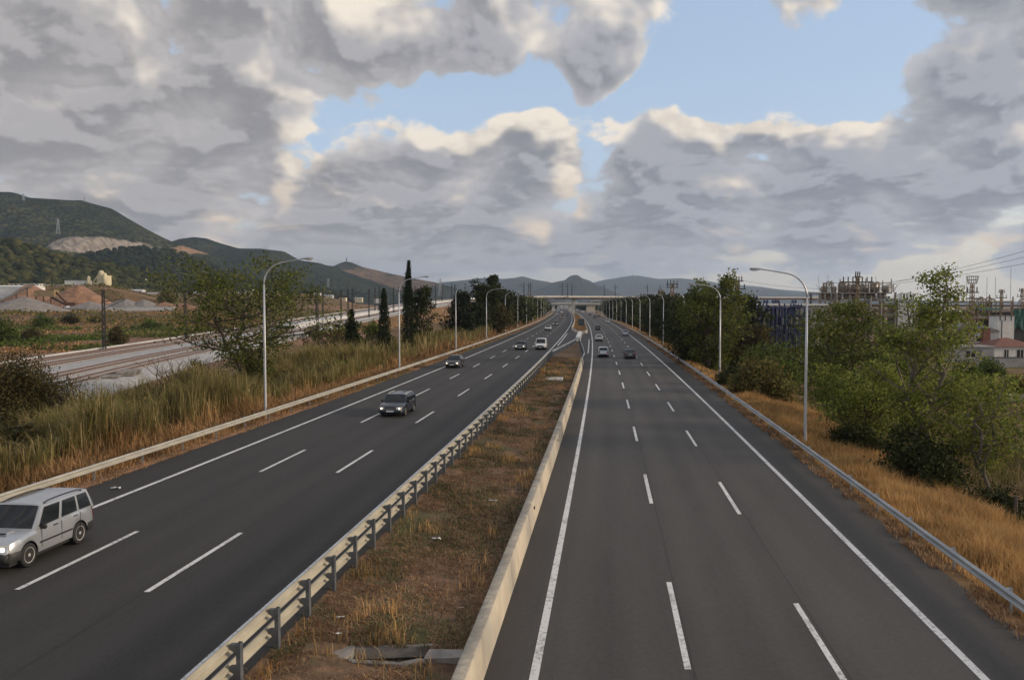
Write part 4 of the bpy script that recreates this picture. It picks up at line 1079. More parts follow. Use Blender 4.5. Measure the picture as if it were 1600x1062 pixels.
# left verge: short orange dry grass behind the rail, tall reeds behind it
P, o = ground_pts(64000, -26.5, -20.1, 18, 140, 11, 1.7)
h = (0.22 + 0.75 * sstep(-o, 20.6, 23.5)) * (0.45 + 0.9 * np.random.RandomState(1).rand(len(P)))
h *= np.where(-o < 21.4, 0.55, 1.0); kp = (-o > 20.5) | (fbm(o * 2, P[:, 1] / 2, 3) > 0.06); P, o, h = P[kp], o[kp], h[kp]; P[:, 2] = np.maximum(P[:, 2], np.where(-o < 20.3, ZL - 0.06, -9))
blades('dry_grass_left', P, h, 0.022 + P[:, 1] * 0.00045, L_['reed_dry'], 12, 0.7, 0.5)
P, o = ground_pts(26000, -27, -20.9, 140, 520, 13, 1.3)
blades('dry_grass_left_far', P, 0.5 + 0.7 * np.random.RandomState(2).rand(len(P)), 0.10 + P[:, 1] * 0.0004, L_['reed_dry'], 14, 0.6, 0.4)
def reed_bed(name, n, o0, o1, y0, y1, seed, hmax, m, wid, ypow=1.5, clump=0.42, h0=0.45):
    P, o = ground_pts(n, o0, o1, y0, y1, seed, ypow, clump, 3.2)
    rs = np.random.RandomState(seed + 1); n = len(P)
    hh = hmax * (h0 + (1 - h0) * rs.rand(n)) * (0.45 + 1.25 * np.clip(fbm(P[:, 0] / 5 + 3, P[:, 1] / 5, 3) * 1.5 + 0.5, 0, 1))
    # leaves leave the stem at several heights
    lift = rs.rand(n) * 0.55 * hh; P = P + np.stack([rs.normal(size=n) * 0.12, rs.normal(size=n) * 0.12, lift], 1)
    return blades(name, P, hh - lift, wid + P[:, 1] * 0.0003, m, seed, 0.48, 0.9)
reed_bed('reed_bed', 150000, -36.5, -24.2, 22, 105, 21, 3.4, L_['reed'], 0.028, 1.4, 0.45)
reed_bed('reed_bed_dry', 60000, -35, -23.4, 22, 120, 22, 1.8, L_['reed_dry'], 0.024, 1.4, 0.42, 0.25)
reed_bed('reed_bed_far', 32000, -36, -23.8, 100, 330, 23, 3.3, L_['reed'], 0.10, 1.2, 0.46)
reed_bed('reed_bed_far_dry', 20000, -32, -23.2, 100, 330, 24, 2.2, L_['reed_dry'], 0.09, 1.2, 0.44)
# right verge: golden grass
P, o = ground_pts(110000, 13.05, 20.5, 15, 95, 31, 1.6)
h = (0.25 + 0.75 * sstep(o, 13.3, 15.5)) * (0.5 + 0.75 * np.random.RandomState(4).rand(len(P))) * (0.7 + 0.9 * (fbm(P[:, 0] / 2.5, P[:, 1] / 2.5, 3) + 0.4))
blades('golden_grass', P, h, 0.013 + P[:, 1] * 0.00045, L_['gold'], 32, 0.45, 0.5)
P, o = ground_pts(34000, 13.3, 18.5, 95, 420, 33, 1.3)
blades('golden_grass_far', P, 0.5 + 0.6 * np.random.RandomState(5).rand(len(P)), 0.08 + P[:, 1] * 0.0004, L_['gold'], 34, 0.5, 0.4)
P, o = ground_pts(26000, 12.25, 13.3, 14, 200, 35, 1.6, 0.47, 1.2)
P[:, 2] = np.maximum(P[:, 2], np.where(o < 12.55, -0.06, -9))
blades('dry_tufts_right_edge', P, 0.08 + 0.22 * np.random.RandomState(6).rand(len(P)), 0.015 + P[:, 1] * 0.0004, L_['median_dry'], 36, 0.9, 0.6)
P, o = ground_pts(30000, 19.0, 34, 20, 110, 37, 1.4, 0.45, 3)
blades('undergrowth_right', P, 0.25 + 0.5 * np.random.RandomState(8).rand(len(P)), 0.03 + P[:, 1] * 0.0006, L_['shrub'], 38, 0.8, 0.7)
# median: matted dry grass, green patches, a few tall pale tufts
def med_pts(n, seed, y0=10, y1=125, ypow=1.8, clump=0, cs=1.6):
    rs = np.random.RandomState(seed); y = y0 + (y1 - y0) * rs.rand(n) ** ypow; o = -5.7 + 4.05 * rs.rand(n)
    if clump:
        k = fbm(o / cs + seed, y / (cs * 1.6), 3) + rs.normal(size=n) * 0.04 > clump - 0.5; y, o = y[k], o[k]
    x = xc(y) + o; z = median_z(o) + fbm(x * 0.9, y * 0.9, 4) * 0.22 * sstep(o, -5.8, -5.0)
    ok = ~((np.abs(y - 19.5) < 0.35) & (o > -5.2) & (o < -1.6)); return np.stack([x, y, z - 0.02], 1)[ok], o[ok]
P, o = med_pts(110000, 41, clump=0.40, cs=0.9); blades('median_dry_grass', P, 0.035 + 0.10 * np.random.RandomState(9).rand(len(P)), 0.012 + P[:, 1] * 0.0004, L_['median_dry'], 42, 1.6, 0.9)
P, o = med_pts(52000, 43, clump=0.53); blades('median_green_grass', P, 0.06 + 0.16 * np.random.RandomState(10).rand(len(P)), 0.014 + P[:, 1] * 0.0004, L_['median_green'], 44, 1.2, 0.8)
P, o = med_pts(26000, 45, clump=0.70, cs=1.1); blades('median_tall_tufts', P, 0.2 + 0.35 * np.random.RandomState(11).rand(len(P)), 0.010 + P[:, 1] * 0.0003, L_['gold'], 46, 0.6, 0.6)
P, o = med_pts(6000, 47, 255, 560, 1.0); blades('median_far_grass', P, 0.2 + 0.3 * np.random.RandomState(12).rand(len(P)), 0.2, L_['reed_dry'], 48, 0.8, 0.6)

def gp(px, Y, o_=None):
    x = (px - CX) / F_PX * Y if o_ is None else float(xc(Y)) + o_
    return Vector((x, Y, float(gz(x, Y)) - 0.05))
# ---- left side trees
make_tree('broadleaf_tree', 'spreading green broadleaf tree behind the nearest left lamp', 'tree', gp(386, 84), 13.2, 14.3, 14, L_['broad'], 13500, 0.26, depth=6, spread=0.62, upright=0.18, sig=0.05, low=0.03, forks=3, base=0.16, peak=0.5, nlat=48, ang=0.45)
make_tree('broadleaf_tree', 'small thin-leaved tree between the spreading tree and the short cypress', 'tree', gp(519, 128), 9.0, 6.8, 23, L_['olive'], 2600, 0.34, sig=0.05, forks=3, base=0.2, nlat=24)
make_tree('broadleaf_tree', 'small pale-leaved tree just behind the short cypress', 'tree', gp(572, 142), 8.0, 6.5, 29, L_['broad'], 2600, 0.36, sig=0.06, forks=2, base=0.2, nlat=24)
bush('dense_bush', 'big dark dense bush at the left edge before the railway', gp(22, 62), 11.0, 6.6, 51, 30000, 0.17, L_['olive'], d=7)
spindle('cypress', 'short conical cypress, leftmost of the three', gp(549, 118), 2.7, 8.0, 61, 6000, 0.24, L_['cypress'], 'cypresses', top=1.15)
spindle('cypress', 'medium dark cypress between the short one and the tallest', gp(600, 131), 2.1, 11.2, 62, 7000, 0.24, L_['cypress'], 'cypresses', top=1.7)
spindle('cypress', 'tallest dark slender cypress beside the second left lamp', gp(637, 139), 2.2, 15.6, 63, 9000, 0.24, L_['cypress'], 'cypresses', top=1.35, lean=0.015)
make_tree('poplar_tree', 'dark feathery poplar just right of the tallest cypress', 'tree', gp(659, 152), 4.6, 12.6, 31, L_['dark'], 5000, 0.38, sig=0.09, forks=2, base=0.1, ang=1.1, nlat=30)
make_tree('dark_tree', 'dark bushy conifer beside the third left lamp', 'tree', gp(722, 186), 6.6, 11.0, 33, L_['cypress'], 6000, 0.5, sig=0.10, base=0.03, peak=0.3, nlat=40)
make_tree('poplar_tree', 'tall dark windblown poplar beyond the third left lamp', 'tree', gp(757, 205), 6.0, 15.4, 37, L_['dark'], 6500, 0.5, sig=0.08, forks=2, base=0.05, ang=1.1, nlat=34, skew=(0.08, 0))
make_tree('dark_tree', 'low dark tree below the tall windblown poplar', 'tree', gp(776, 214), 8.0, 8.0, 39, L_['olive'], 5000, 0.55, sig=0.09, base=0.03, peak=0.35)
protoD = []
for k, sd in enumerate((71, 72, 73, 74)):
    protoD.append(make_tree('dark_tree', 'x', 'tree', (0, 0, 0), 8.0, 10.0, sd, L_['dark'] if k < 3 else L_['broad'], 7500, 0.55, sig=0.085, base=0.02, peak=0.38, nlat=46, forks=1 + k % 2, top=0.55))
used = set()
def far_tree(k, loc, w, h, lab, grp):
    o = protoD[k] if k not in used else copy_tree(protoD[k]); used.add(k)
    o.location = loc; o.scale = (w / 8.0, w / 8.0, h / 10.0); o.rotation_euler = (0, 0, random.uniform(0, 6.28)); tag(o, lab, 'tree', grp)
i = 0
for (Y, off, w, h) in ((262, -27, 12, 11), (285, -31, 13, 13.5), (305, -26, 11, 11), (330, -28, 12, 11), (365, -27, 11, 11), (395, -29, 11, 12.5), (430, -27, 11, 11), (470, -28, 12, 12), (510, -27, 12, 11), (560, -29, 13, 12), (600, -28, 12, 12), (245, -33, 9, 7)):
    far_tree(i % 4, gp(0, Y, off), w, h, '%s dark tree in the row along the far left verge' % ordw(i + 1), 'dark trees along the far left verge'); i += 1
sh = [bush('shrub', 'x', (0, 0, 0), 4.0, 3.0, 81 + k, 2600, 0.30, (L_['shrub'], L_['olive'], L_['green'])[k], 'shrub') for k in range(3)]
usedS = set()
def shrub(k, loc, w, h, lab, grp):
    o = sh[k] if k not in usedS else copy_tree(sh[k]); usedS.add(k)
    o.location = loc; o.scale = (w / 4, w / 4, h / 3); o.rotation_euler = (0, 0, random.uniform(0, 6.28)); tag(o, lab, 'shrub', grp)
rs_ = random.Random(5); lst = []
for Y in (62, 70, 80, 90, 101, 112, 121, 133, 144, 155, 165, 176, 188, 200, 212, 225, 240): lst.append((Y, rs_.uniform(-31, -26.5)))
for Y_, o_ in ((40, -27), (46, -30), (52, -26.5), (57, -31), (74, -33), (78, -35.5), (84, -36), (92, -35), (98, -37), (106, -36), (116, -37), (128, -37), (140, -38), (152, -38), (166, -38), (182, -38), (200, -38), (218, -38), (236, -35), (250, -39), (262, -43), (275, -37), (290, -42), (305, -36), (320, -44), (338, -38), (356, -42), (378, -37), (400, -40)): lst.append((Y_, o_))
lst.sort()
for i, (Y, off) in enumerate(lst):
    shrub((0, 1, 0, 2, 0, 1, 2)[i % 7], gp(0, Y, off), rs_.uniform(3.6, 6.0), rs_.uniform(2.2, 3.4) * (1.0 if off > -32 else 1.35), '%s bushy shrub among the reeds on the left verge' % ordw(i + 1), 'shrubs among the left reeds')
# two leafless shrubs by the ballast
def bare(label, loc, w, h, seed):
    br, tips, mids = grow_tree(seed, 5, 0.35, 0.5, trunk=0.35, kids=(2, 3)); A = np.array([p[:] for pts, *_ in br for p in pts])
    sx = w / np.ptp(A[:, 0]); sz = h / A[:, 2].max(); root = thing('bare_shrub', label, 'shrub', loc); m = MB()
    for pts, r, r2, k in br: m.tube([(p.x * sx, p.y * sx, p.z * sz) for p in pts], np.linspace(max(r * sz * .5, .016), max(r2 * sz * .5, .012), 4), 4, False)
    m.build('branches', L_['twig'], root)
bare('leafless grey-brown shrub in front of the railway ballast', gp(248, 66), 4.2, 5.2, 91)
bare('leafless dark shrub leaning beside the broadleaf tree', gp(308, 72), 3.4, 4.8, 92)
# ---- scrub and bushes on the fields beyond the railway
rs = np.random.RandomState(77); n = 26000
px = rs.uniform(-60, 330, n); Y = rs.uniform(172, 300, n) ; X = (px - CX) / F_PX * Y
kk = (fbm(X / 14 + 3, Y / 22, 3) + 0.5 > 0.44) & (X < -84) & (fbm(X / 40, Y / 9, 2) > -0.16); X, Y = X[kk], Y[kk]
Z = gz(X, Y) + rs.rand(len(X)) ** 1.5 * 2.0 * (fbm(X / 6, Y / 6, 2) + 0.62)
struct(obj('field_scrub', leaves('field_scrub', np.stack([X, Y, Z], 1), 0.75, L_['green'], 78)), 'stuff')
n = 22000; px = rs.uniform(-60, 420, n); Y = rs.uniform(150, 470, n); X = (px - CX) / F_PX * Y
kk = (fbm(X / 25 + 1, Y / 25, 3) > -0.08) & (X < np.interp(Y, [150, 200, 300, 400, 500], [-82, -86, -86, -80, -66])); X, Y = X[kk], Y[kk]
struct(obj('field_dry_grass', leaves('field_dry_grass', np.stack([X, Y, gz(X, Y) + rs.rand(len(X)) * 0.35], 1), 0.8, L_['reed_dry'], 80)), 'stuff')
n = 34000; px = rs.uniform(-40, 640, n); Y = rs.uniform(230, 720, n); X = (px - CX) / F_PX * Y
kk = (fbm(X / 18 + 9, Y / 30, 3) + 0.5 > 0.52) & (X < np.interp(Y, [200, 300, 400, 500, 600, 720], [-88, -86, -80, -66, -52, -48])); X, Y = X[kk], Y[kk]
Z = gz(X, Y) + rs.rand(len(X)) ** 1.5 * 1.6
struct(obj('field_scrub_far', leaves('field_scrub_far', np.stack([X, Y, Z], 1), 0.35 + Y * 0.0022, L_['shrub'], 79)), 'stuff')
for i, (px, Y, w, h, k, lab) in enumerate(((182, 188, 5.5, 5.2, 1, 'round dark bush right behind the black catenary mast'), (66, 300, 9, 5.5, 2, 'green bush on the field left of the black catenary mast'), (110, 320, 8, 4.5, 1, 'small bush on the field below the brown quarry bank'),
        (4, 205, 8, 7, 2, 'green tree-like bush on the field at the left edge'), (50, 215, 7, 3.8, 1, 'grey-green bush in the scrub near the left edge'), (262, 560, 14, 11, 0, 'pale green bush in front of the long low sheds'),
        (235, 290, 9, 4, 2, 'dark green bush on the field left of the broadleaf tree'), (150, 330, 6, 3, 0, 'small low bush on the dry field'))):
    shrub(k, gp(px, Y), w, h, lab, 'bushes on the left fields')
# ---- right side
make_tree('poplar_tree', 'tall leafy poplar with airy top beside the nearest right trees', 'tree', gp(1452, 51), 5.6, 13.4, 101, L_['poplar'], 10500, 0.19, 'bark_pale', low=0.12, sig=0.06, forks=2, base=0.16, peak=0.42, ang=0.75, nlat=44, top=0.75)
make_tree('poplar_tree', 'sparse crooked poplar on the right edge above golden grass', 'tree', gp(1545, 47), 5.4, 7.2, 103, L_['poplar'], 4500, 0.18, 'bark_pale', sig=0.07, low=0.2, forks=3, base=0.28, peak=0.6, nlat=26, ang=0.4)
make_tree('broadleaf_tree', 'dark green tree with bare leaning branches under the refinery', 'tree', gp(1318, 72), 8.0, 11.2, 105, L_['broad'], 10500, 0.25, sig=0.055, forks=2, base=0.14, peak=0.5, nlat=44)
make_tree('broadleaf_tree', 'leafy bushy tree in front of the dark tree beside nearest right lamp', 'tree', gp(1352, 58), 6.6, 6.4, 107, L_['poplar'], 10500, 0.20, sig=0.07, forks=3, base=0.06, peak=0.4, nlat=40, ang=0.7)
make_tree('broadleaf_tree', 'low green tree right of the tall airy poplar', 'tree', gp(1520, 62), 5.5, 6.0, 109, L_['poplar'], 5500, 0.20, sig=0.07, forks=2, base=0.1, nlat=34)
make_tree('broadleaf_tree', 'small tree filling the gap left of the tall airy poplar', 'tree', gp(1405, 66), 5.8, 8.0, 127, L_['broad'], 6000, 0.22, sig=0.07, forks=2, base=0.06, nlat=40)
bush('dense_bush', 'dark tangled bush at the foot of the tall airy poplar', gp(1440, 46.5), 5.6, 3.9, 111, 11000, 0.19, L_['dark'])
bush('dense_bush', 'dark low bush below the crooked poplar at the right edge', gp(1568, 43.5), 4.6, 1.7, 112, 5000, 0.16, L_['dark'])
bush('dense_bush', 'dark bush at the foot of the leafy bushy tree', gp(1338, 55), 4.6, 2.6, 113, 6000, 0.2, L_['dark'])
bush('reed_clump', 'big yellow-green reed clump beside the second right lamp', gp(1190, 84), 7.0, 5.6, 114, 9000, 0.3, L_['shrub'])
bush('reed_clump', 'green willow clump in front of the blue racks', gp(1205, 104), 8.5, 7.0, 115, 9000, 0.34, L_['green'])
bush('dense_bush', 'light green bush left of the red crates', gp(1236, 112), 5.5, 6.4, 116, 5000, 0.34, L_['green'])
bush('dense_bush', 'dark bush at the foot of the second right lamp', gp(1150, 92), 4.5, 3.4, 117, 5000, 0.28, L_['dark'])
make_tree('broadleaf_tree', 'tall leafy tree standing before the left end of the blue racks', 'tree', gp(1112, 116), 7.4, 14.4, 118, L_['broad'], 11000, 0.34, sig=0.06, forks=3, base=0.05, peak=0.35, nlat=54, ang=0.8, top=1.0)
make_tree('broadleaf_tree', 'lower leafy tree left of the tall tree before the blue racks', 'tree', gp(1080, 124), 6.6, 8.4, 119, L_['dark'], 9000, 0.36, sig=0.09, base=0.03, peak=0.4, forks=2, nlat=40)
make_tree('broadleaf_tree', 'greenish tree between two blue racks', 'tree', gp(1176, 128), 5.5, 8.0, 121, L_['olive'], 5000, 0.34, sig=0.08, base=0.05, forks=2, ang=0.9)
i = 0
for (Y, off, w, h) in ((138, 20, 9, 10), (150, 24, 9, 11), (162, 19.5, 8, 9), (176, 22, 9, 11.5), (190, 20, 8, 10), (205, 23, 9, 11), (222, 20, 9, 10.5), (240, 22, 9, 11), (258, 20, 9, 10), (278, 22, 10, 11.5), (300, 20, 9, 11), (322, 22, 10, 12), (346, 20, 9, 11), (372, 22, 10, 11), (400, 20, 10, 11.5), (430, 21, 11, 11), (462, 20, 11, 12), (496, 21, 11, 11), (532, 20, 12, 12), (568, 21, 12, 12), (600, 20, 12, 12)):
    far_tree((i * 7 + i // 3) % 3 if i % 5 else 3, gp(0, Y, off), w * 1.0, h * 1.10 + (i * 37 % 5) * 0.3, '%s tree in the dark row along the right verge' % ordw(i + 1), 'dark trees along the right verge'); i += 1
for i, (Y, off, w, h) in enumerate(((128, 17.5, 4, 3.2), (146, 17, 4, 3), (170, 17, 4, 3.4), (200, 17, 5, 3.2), (235, 17, 5, 3.4), (270, 17, 5, 3.4))):
    shrub(i % 2, gp(0, Y, off), w, h, '%s shrub at the foot of the dark right tree row' % ordw(i + 1), 'shrubs below the right trees')
# wooden fence posts
for px, Y, lab in ((1594, 41.5, 'dark wooden fence post at the right edge'), (1391, 52, 'thin dark wooden fence post beside the dark tangled bush'), (1284, 70, 'short dark wooden fence post right of the nearest right lamp')):
    p = gp(px, Y); m = MB(); m.tube([(0, 0, -0.3), (0.02, 0, 0.7), (0.03, 0.02, 1.35)], [0.09, 0.085, 0.08], 7); o = m.build('fence_post', M['bark'], None, True, loc=p); tag(o, lab, 'fence post')

# ------------------------------------------------------------------ quarry works and far buildings on the left
M['gravel'] = mat('gravel_heap', (0.25, 0.225, 0.205), (0.18, 0.16, 0.145), 0.95, 0, 0.5, 8, 0.5, 3)
M['brown_heap'] = mat('earth_heap', (0.32, 0.175, 0.10), (0.19, 0.105, 0.065), 0.95, 0, 0.35, 8, 0.5, 2)
M['cream'] = mat('cream_sheet', (0.62, 0.55, 0.36), (0.5, 0.44, 0.30), 0.7, 0, 0.3)
M['shed_white'] = mat('white_sheet', (0.70, 0.70, 0.68), (0.58, 0.58, 0.57), 0.7, 0, 0.2)
M['shed_dark'] = mat('dark_opening', (0.05, 0.05, 0.052), (0.03, 0.03, 0.03), 0.9, 0, 0.5)
M['roof_tile'] = mat('roof_tiles', (0.21, 0.085, 0.055), (0.13, 0.055, 0.04), 0.85, 0, 2.5, 6, 0.3, 10)
M['render'] = mat('rendered_wall', (0.62, 0.61, 0.58), (0.48, 0.47, 0.45), 0.85, 0, 0.8, 6, lo=0.3, hi=0.8)
M['grey_wall'] = mat('grey_wall', (0.30, 0.29, 0.28), (0.21, 0.205, 0.20), 0.9, 0, 0.6)
M['glass_dark'] = mat('dark_window', (0.025, 0.028, 0.032), (0.02, 0.02, 0.022), 0.15, 0, 2)
def heap(label, px, py, Y, w, h, m, seed, d=None, cat='heap', group='quarry heaps'):
    p = at_y(px, py, Y); d = d or w * 0.8; n = 34; k = 12; V = [(0, 0, h)]
    rs = random.Random(seed); sh = [rs.uniform(0.85, 1.15) for _ in range(n)]
    for i in range(1, k + 1):
        for j in range(n):
            a = 2 * math.pi * j / n; r = i / k; lob = 1 + (0.09 * math.sin(a * 3 + seed) + 0.05 * math.sin(a * 7 + seed * 2)) * r
            V.append((math.cos(a) * r * lob * w / 2, math.sin(a) * r * lob * d / 2, h * (1 - r ** 1.12) + (fbm(a * 3 + seed, r * 5, 3)) * h * 0.10 - (1.5 if i == k else 0)))
    f3 = np.array([(0, 1 + j, 1 + (j + 1) % n) for j in range(n)])
    f4 = np.array([(1 + (i - 1) * n + j, 1 + i * n + j, 1 + i * n + (j + 1) % n, 1 + (i - 1) * n + (j + 1) % n) for i in range(1, k) for j in range(n)])
    o = obj('heap', np_mesh('heap', V, [f3, f4], m, True), None, p); return tag(o, label, cat, group)
heap('wide grey gravel heap at the left edge below the white shed', 38, 487, 430, 44, 7.5, M['gravel'], 1)
heap('brown earth bank right of the conveyor', 122, 486, 505, 52, 15.5, M['brown_heap'], 2, 40)
heap('brown earth heap behind the conveyor at the left', 48, 482, 520, 46, 15, M['brown_heap'], 12, 40)
heap('low grey gravel heap in front of the brown bank', 142, 483, 450, 26, 4.0, M['gravel'], 3)
heap('pointed grey gravel heap left of centre in the quarry yard', 196, 481, 470, 24, 5.2, M['gravel'], 4)
heap('pointed grey gravel heap with a brown neighbour on its right', 226, 482, 470, 22, 5.0, M['gravel'], 5)
heap('low red-brown earth heap, right end of the quarry yard', 258, 482, 470, 20, 3.6, M['brown_heap'], 6)
heap('small red-brown earth heap beside the right end heap', 285, 482, 470, 18, 3.2, M['brown_heap'], 7)
def house(name, label, px, py, Y, w, d, h, wallm, roofm, cat='building', roof='flat', rz=0.0, wins=(), doors=(), group=None, ridge=1.6):
    p = at_y(px, py, Y); p.z = p.z
    r_ = thing(name, label, cat, p, rz, group)
    MB().box(-w / 2, w / 2, 0, d, -3.0, h).build('wall', wallm, r_)
    if roof == 'flat': MB().box(-w / 2 - 0.2, w / 2 + 0.2, -0.2, d + 0.2, h, h + 0.3).build('roof', roofm, r_)
    elif roof == 'hip':
        e = 0.5; m = MB(); m.add([(-w / 2 - e, -e, h), (w / 2 + e, -e, h), (w / 2 + e, d + e, h), (-w / 2 - e, d + e, h), (-w / 2 + d / 2, d / 2, h + ridge), (w / 2 - d / 2, d / 2, h + ridge)], [(0, 1, 5, 4), (1, 2, 5), (2, 3, 4, 5), (3, 0, 4), (0, 3, 2, 1)]); m.build('roof', roofm, r_)
    elif roof == 'gable':
        e = 0.4; m = MB(); m.prism([(-w / 2 - e, h), (w / 2 + e, h), (0, h + ridge)], 'y', -e, d + e); m.build('roof', roofm, r_)
    elif roof == 'gablex':
        e = 0.4; m = MB(); m.prism([(-e, h), (d + e, h), (d / 2, h + ridge)], 'x', -w / 2 - e, w / 2 + e); m.build('roof', roofm, r_)
    for (x0, x1, z0, z1) in wins:
        q = MB().box(x0, x1, -0.06, 0.05, z0, z1).build('window', M['glass_dark'], r_)
        MB().box(x0 - 0.08, x1 + 0.08, -0.14, 0.05, z0 - 0.12, z0).build('sill', M['concrete_pale'], q)
        MB().box((x0 + x1) / 2 - 0.04, (x0 + x1) / 2 + 0.04, -0.09, -0.05, z0, z1).build('mullion', M['render'], q)
    for (x0, x1, z0, z1) in doors:
        MB().box(x0, x1, -0.07, 0.05, z0, z1).build('door', M['grey_wall'], r_)
    return r_
house('white_shed', 'long white shed at the left edge behind the gravel heap', 12, 459, 520, 30, 14, 4.2, M['shed_white'], M['shed_white'], roof='gablex', ridge=1.0)
house('white_shed', 'low white roofs behind the conveyor at the far left', 37, 449, 640, 22, 10, 2.5, M['shed_white'], M['concrete_pale'])
house('white_shed', 'small white shed right of the conveyor top', 86, 450, 640, 12, 8, 2.4, M['shed_white'], M['concrete_pale'])
house('white_shed', 'white two-part building left of the cream silo plant', 117, 449, 640, 15, 10, 5.0, M['shed_white'], M['concrete_pale'], wins=((-4, -2.5, 1, 2.2), (1, 2.5, 1, 2.2)))
sp = thing('silo_plant', 'sunlit cream silo plant on the bank above the brown heap', 'factory', at_y(157, 449, 640)); sp.scale = (0.85, 0.85, 0.8)
MB().box(-3, 6, 0, 8, -4, 11).build('main_block', M['cream'], sp); MB().box(-8, -3, 1, 7, -4, 4.5).build('side_block', M['cream'], sp)
MB().lathe([(2.2, 0), (2.2, 14), (1.6, 15.4), (0.2, 15.8)], 12, (-0.5, 3, 0)).build('silo', M['cream'], sp, True); MB().lathe([(1.8, 0), (1.8, 12.5), (0.2, 13.6)], 12, (4.3, -1, 0)).build('silo', M['cream'], sp, True)
MB().bar((-7, 1, 4.5), (-1, 2, 14), 0.8).build('conveyor', M['cream'], sp); MB().box(0, 4, -0.1, 0.02, 1, 4).build('gate', M['shed_dark'], sp)
MB().box(-9, 9, -0.4, 0, -4, -0.2).build('base_wall', M['concrete_pale'], sp)
pl = thing('silo', 'slim cream silo standing left of the silo plant', 'silo', at_y(139, 449, 640)); MB().lathe([(1.3, -3), (1.3, 7.5), (0.3, 8.4)], 10).build('shell', M['cream'], pl, True); MB().box(-1.6, 1.6, -1.6, 1.6, -3, 0.5).build('base', M['concrete_pale'], pl)
# crushing plant with its conveyor
cv = thing('crushing_plant', 'rusty stone crusher with long inclined conveyor on the quarry yard', 'crusher', at_y(84, 488, 470))
m = MB(); m.bar((-33, -4, 3), (-10, 0, 15.4), 1.6, 1.0); m.build('conveyor', M['concrete_grey'], cv)
for k, (x_, z_) in enumerate(((-26, 6.5), (-19, 10.3), (-13, 13.5))): MB().bar((x_, -2, -1), (x_, -2, z_), 0.4).build('trestle', M['dark_steel'], cv)
MB().box(-10, 1, -1, 4, 8.5, 12).build('screen_house', mat('ochre_sheet', (0.34, 0.25, 0.13), (0.24, 0.17, 0.09), 0.8, 0, 0.8), cv)
for x_ in (-9, -5, -1): MB().box(x_ - 0.3, x_ + 0.3, -1, -0.4, -1, 8.5).build('leg', M['rust'], cv)
MB().bar((1, 1, 11), (9, 0, 3), 1.0).build('chute', M['rust'], cv); MB().box(-8, -4, 0, 3, 0, 5).build('hopper', M['dark_steel'], cv); MB().box(6, 12, -1, 3, -1, 5.4).build('motor_house', M['rust'], cv); MB().bar((-1, 0.5, 8), (14, -1, 0.5), 0.9).build('conveyor', M['dark_steel'], cv)
yw = thing('yard_wall', 'low white wall along the front of the quarry yard', 'wall', at_y(215, 482, 446)); MB().box(-19, 19, 0, 0.5, -2, 0.9).build('wall', M['render'], yw); MB().box(-19.1, 19.1, -0.1, 0.6, 0.9, 1.05).build('coping', M['concrete_pale'], yw)
trk = thing('tipper_truck', 'small white tipper truck parked below the crusher', 'truck', at_y(109, 487, 448), -0.3)
MB().box(-2, 2.6, 0, 2.3, 0.9, 2.4).build('tipper_body', M['concrete_pale'], trk); MB().box(-4.2, -2.1, 0, 2.3, 0.7, 2.9).build('cab', M['shed_white'], trk); MB().box(-4.25, -3.4, -0.03, 2.33, 1.8, 2.6).build('windows', M['glass_dark'], trk)
for x_ in (-3.3, 0.2, 1.6): MB().lathe([(0.5, -0.1), (0.5, 0.25)], 12, (x_, 0, 0.5), 'y').build('wheel', M['black'], trk)
# far settlement strips
rs_ = random.Random(9); i = 0
for (px, py, Y, w, h) in ((205, 456, 800, 26, 4), (240, 458, 800, 40, 3.5), (222, 440, 1000, 6, 6), (285, 460, 900, 22, 4), (310, 459, 900, 14, 5), (335, 458, 900, 18, 5), (365, 459, 950, 14, 5), (387, 455, 950, 12, 6), (405, 459, 950, 13, 6), (425, 459, 950, 10, 7), (512, 464, 1000, 14, 5), (535, 466, 1000, 10, 4), (495, 462, 1000, 9, 6), (470, 466, 900, 10, 4), (560, 467, 1100, 12, 4), (590, 468, 1100, 12, 5)):
    i += 1
    house('far_building', '%s small pale building counted from the left below the wooded hills' % ordw(i), px, py + 2, Y, w * 0.75, 9, h * 0.6, M['shed_white'] if i % 3 else M['cream'], M['concrete_pale'] if i % 2 else M['roof_tile'], roof='gablex' if i % 2 else 'flat', ridge=1.2, group='far buildings on the left', wins=((-w * 0.25, -w * 0.15, h * 0.2, h * 0.42), (w * 0.1, w * 0.2, h * 0.2, h * 0.42)))
i = 0
for k in range(16):
    px = 842 + k * 9 + rs_.uniform(-3, 3); Y = rs_.uniform(1250, 1700); h = rs_.uniform(7, 13); w = rs_.uniform(10, 22); i += 1
    house('town_building', '%s distant town building counted from the left under the railway bridge' % ordw(i), px, HOR + CAM_Z / Y * F_PX, Y, w, 12, h, (M['render'], M['shed_white'], M['cream'], M['grey_wall'])[k % 4], M['roof_tile'] if k % 2 else M['concrete_pale'], group='distant town buildings', wins=[(-w * 0.35 + q * w * 0.25, -w * 0.35 + q * w * 0.25 + 1.4, z_, z_ + 1.6) for q in range(3) for z_ in np.arange(2, h - 2, 3.2)])
for k in range(14):
    px = 845 + k * 8 + rs_.uniform(-4, 4); Y = rs_.uniform(1000, 1200)
    x = (px - CX) / F_PX * Y
    if abs(x - float(xc(Y)) + 4) < 19: continue
    far_tree(k % 3, Vector((x, Y, -1)), rs_.uniform(12, 18), rs_.uniform(8, 13), '%s hazy tree counted from the left behind the low road bridge' % ordw(k + 1), 'hazy trees behind the bridges')

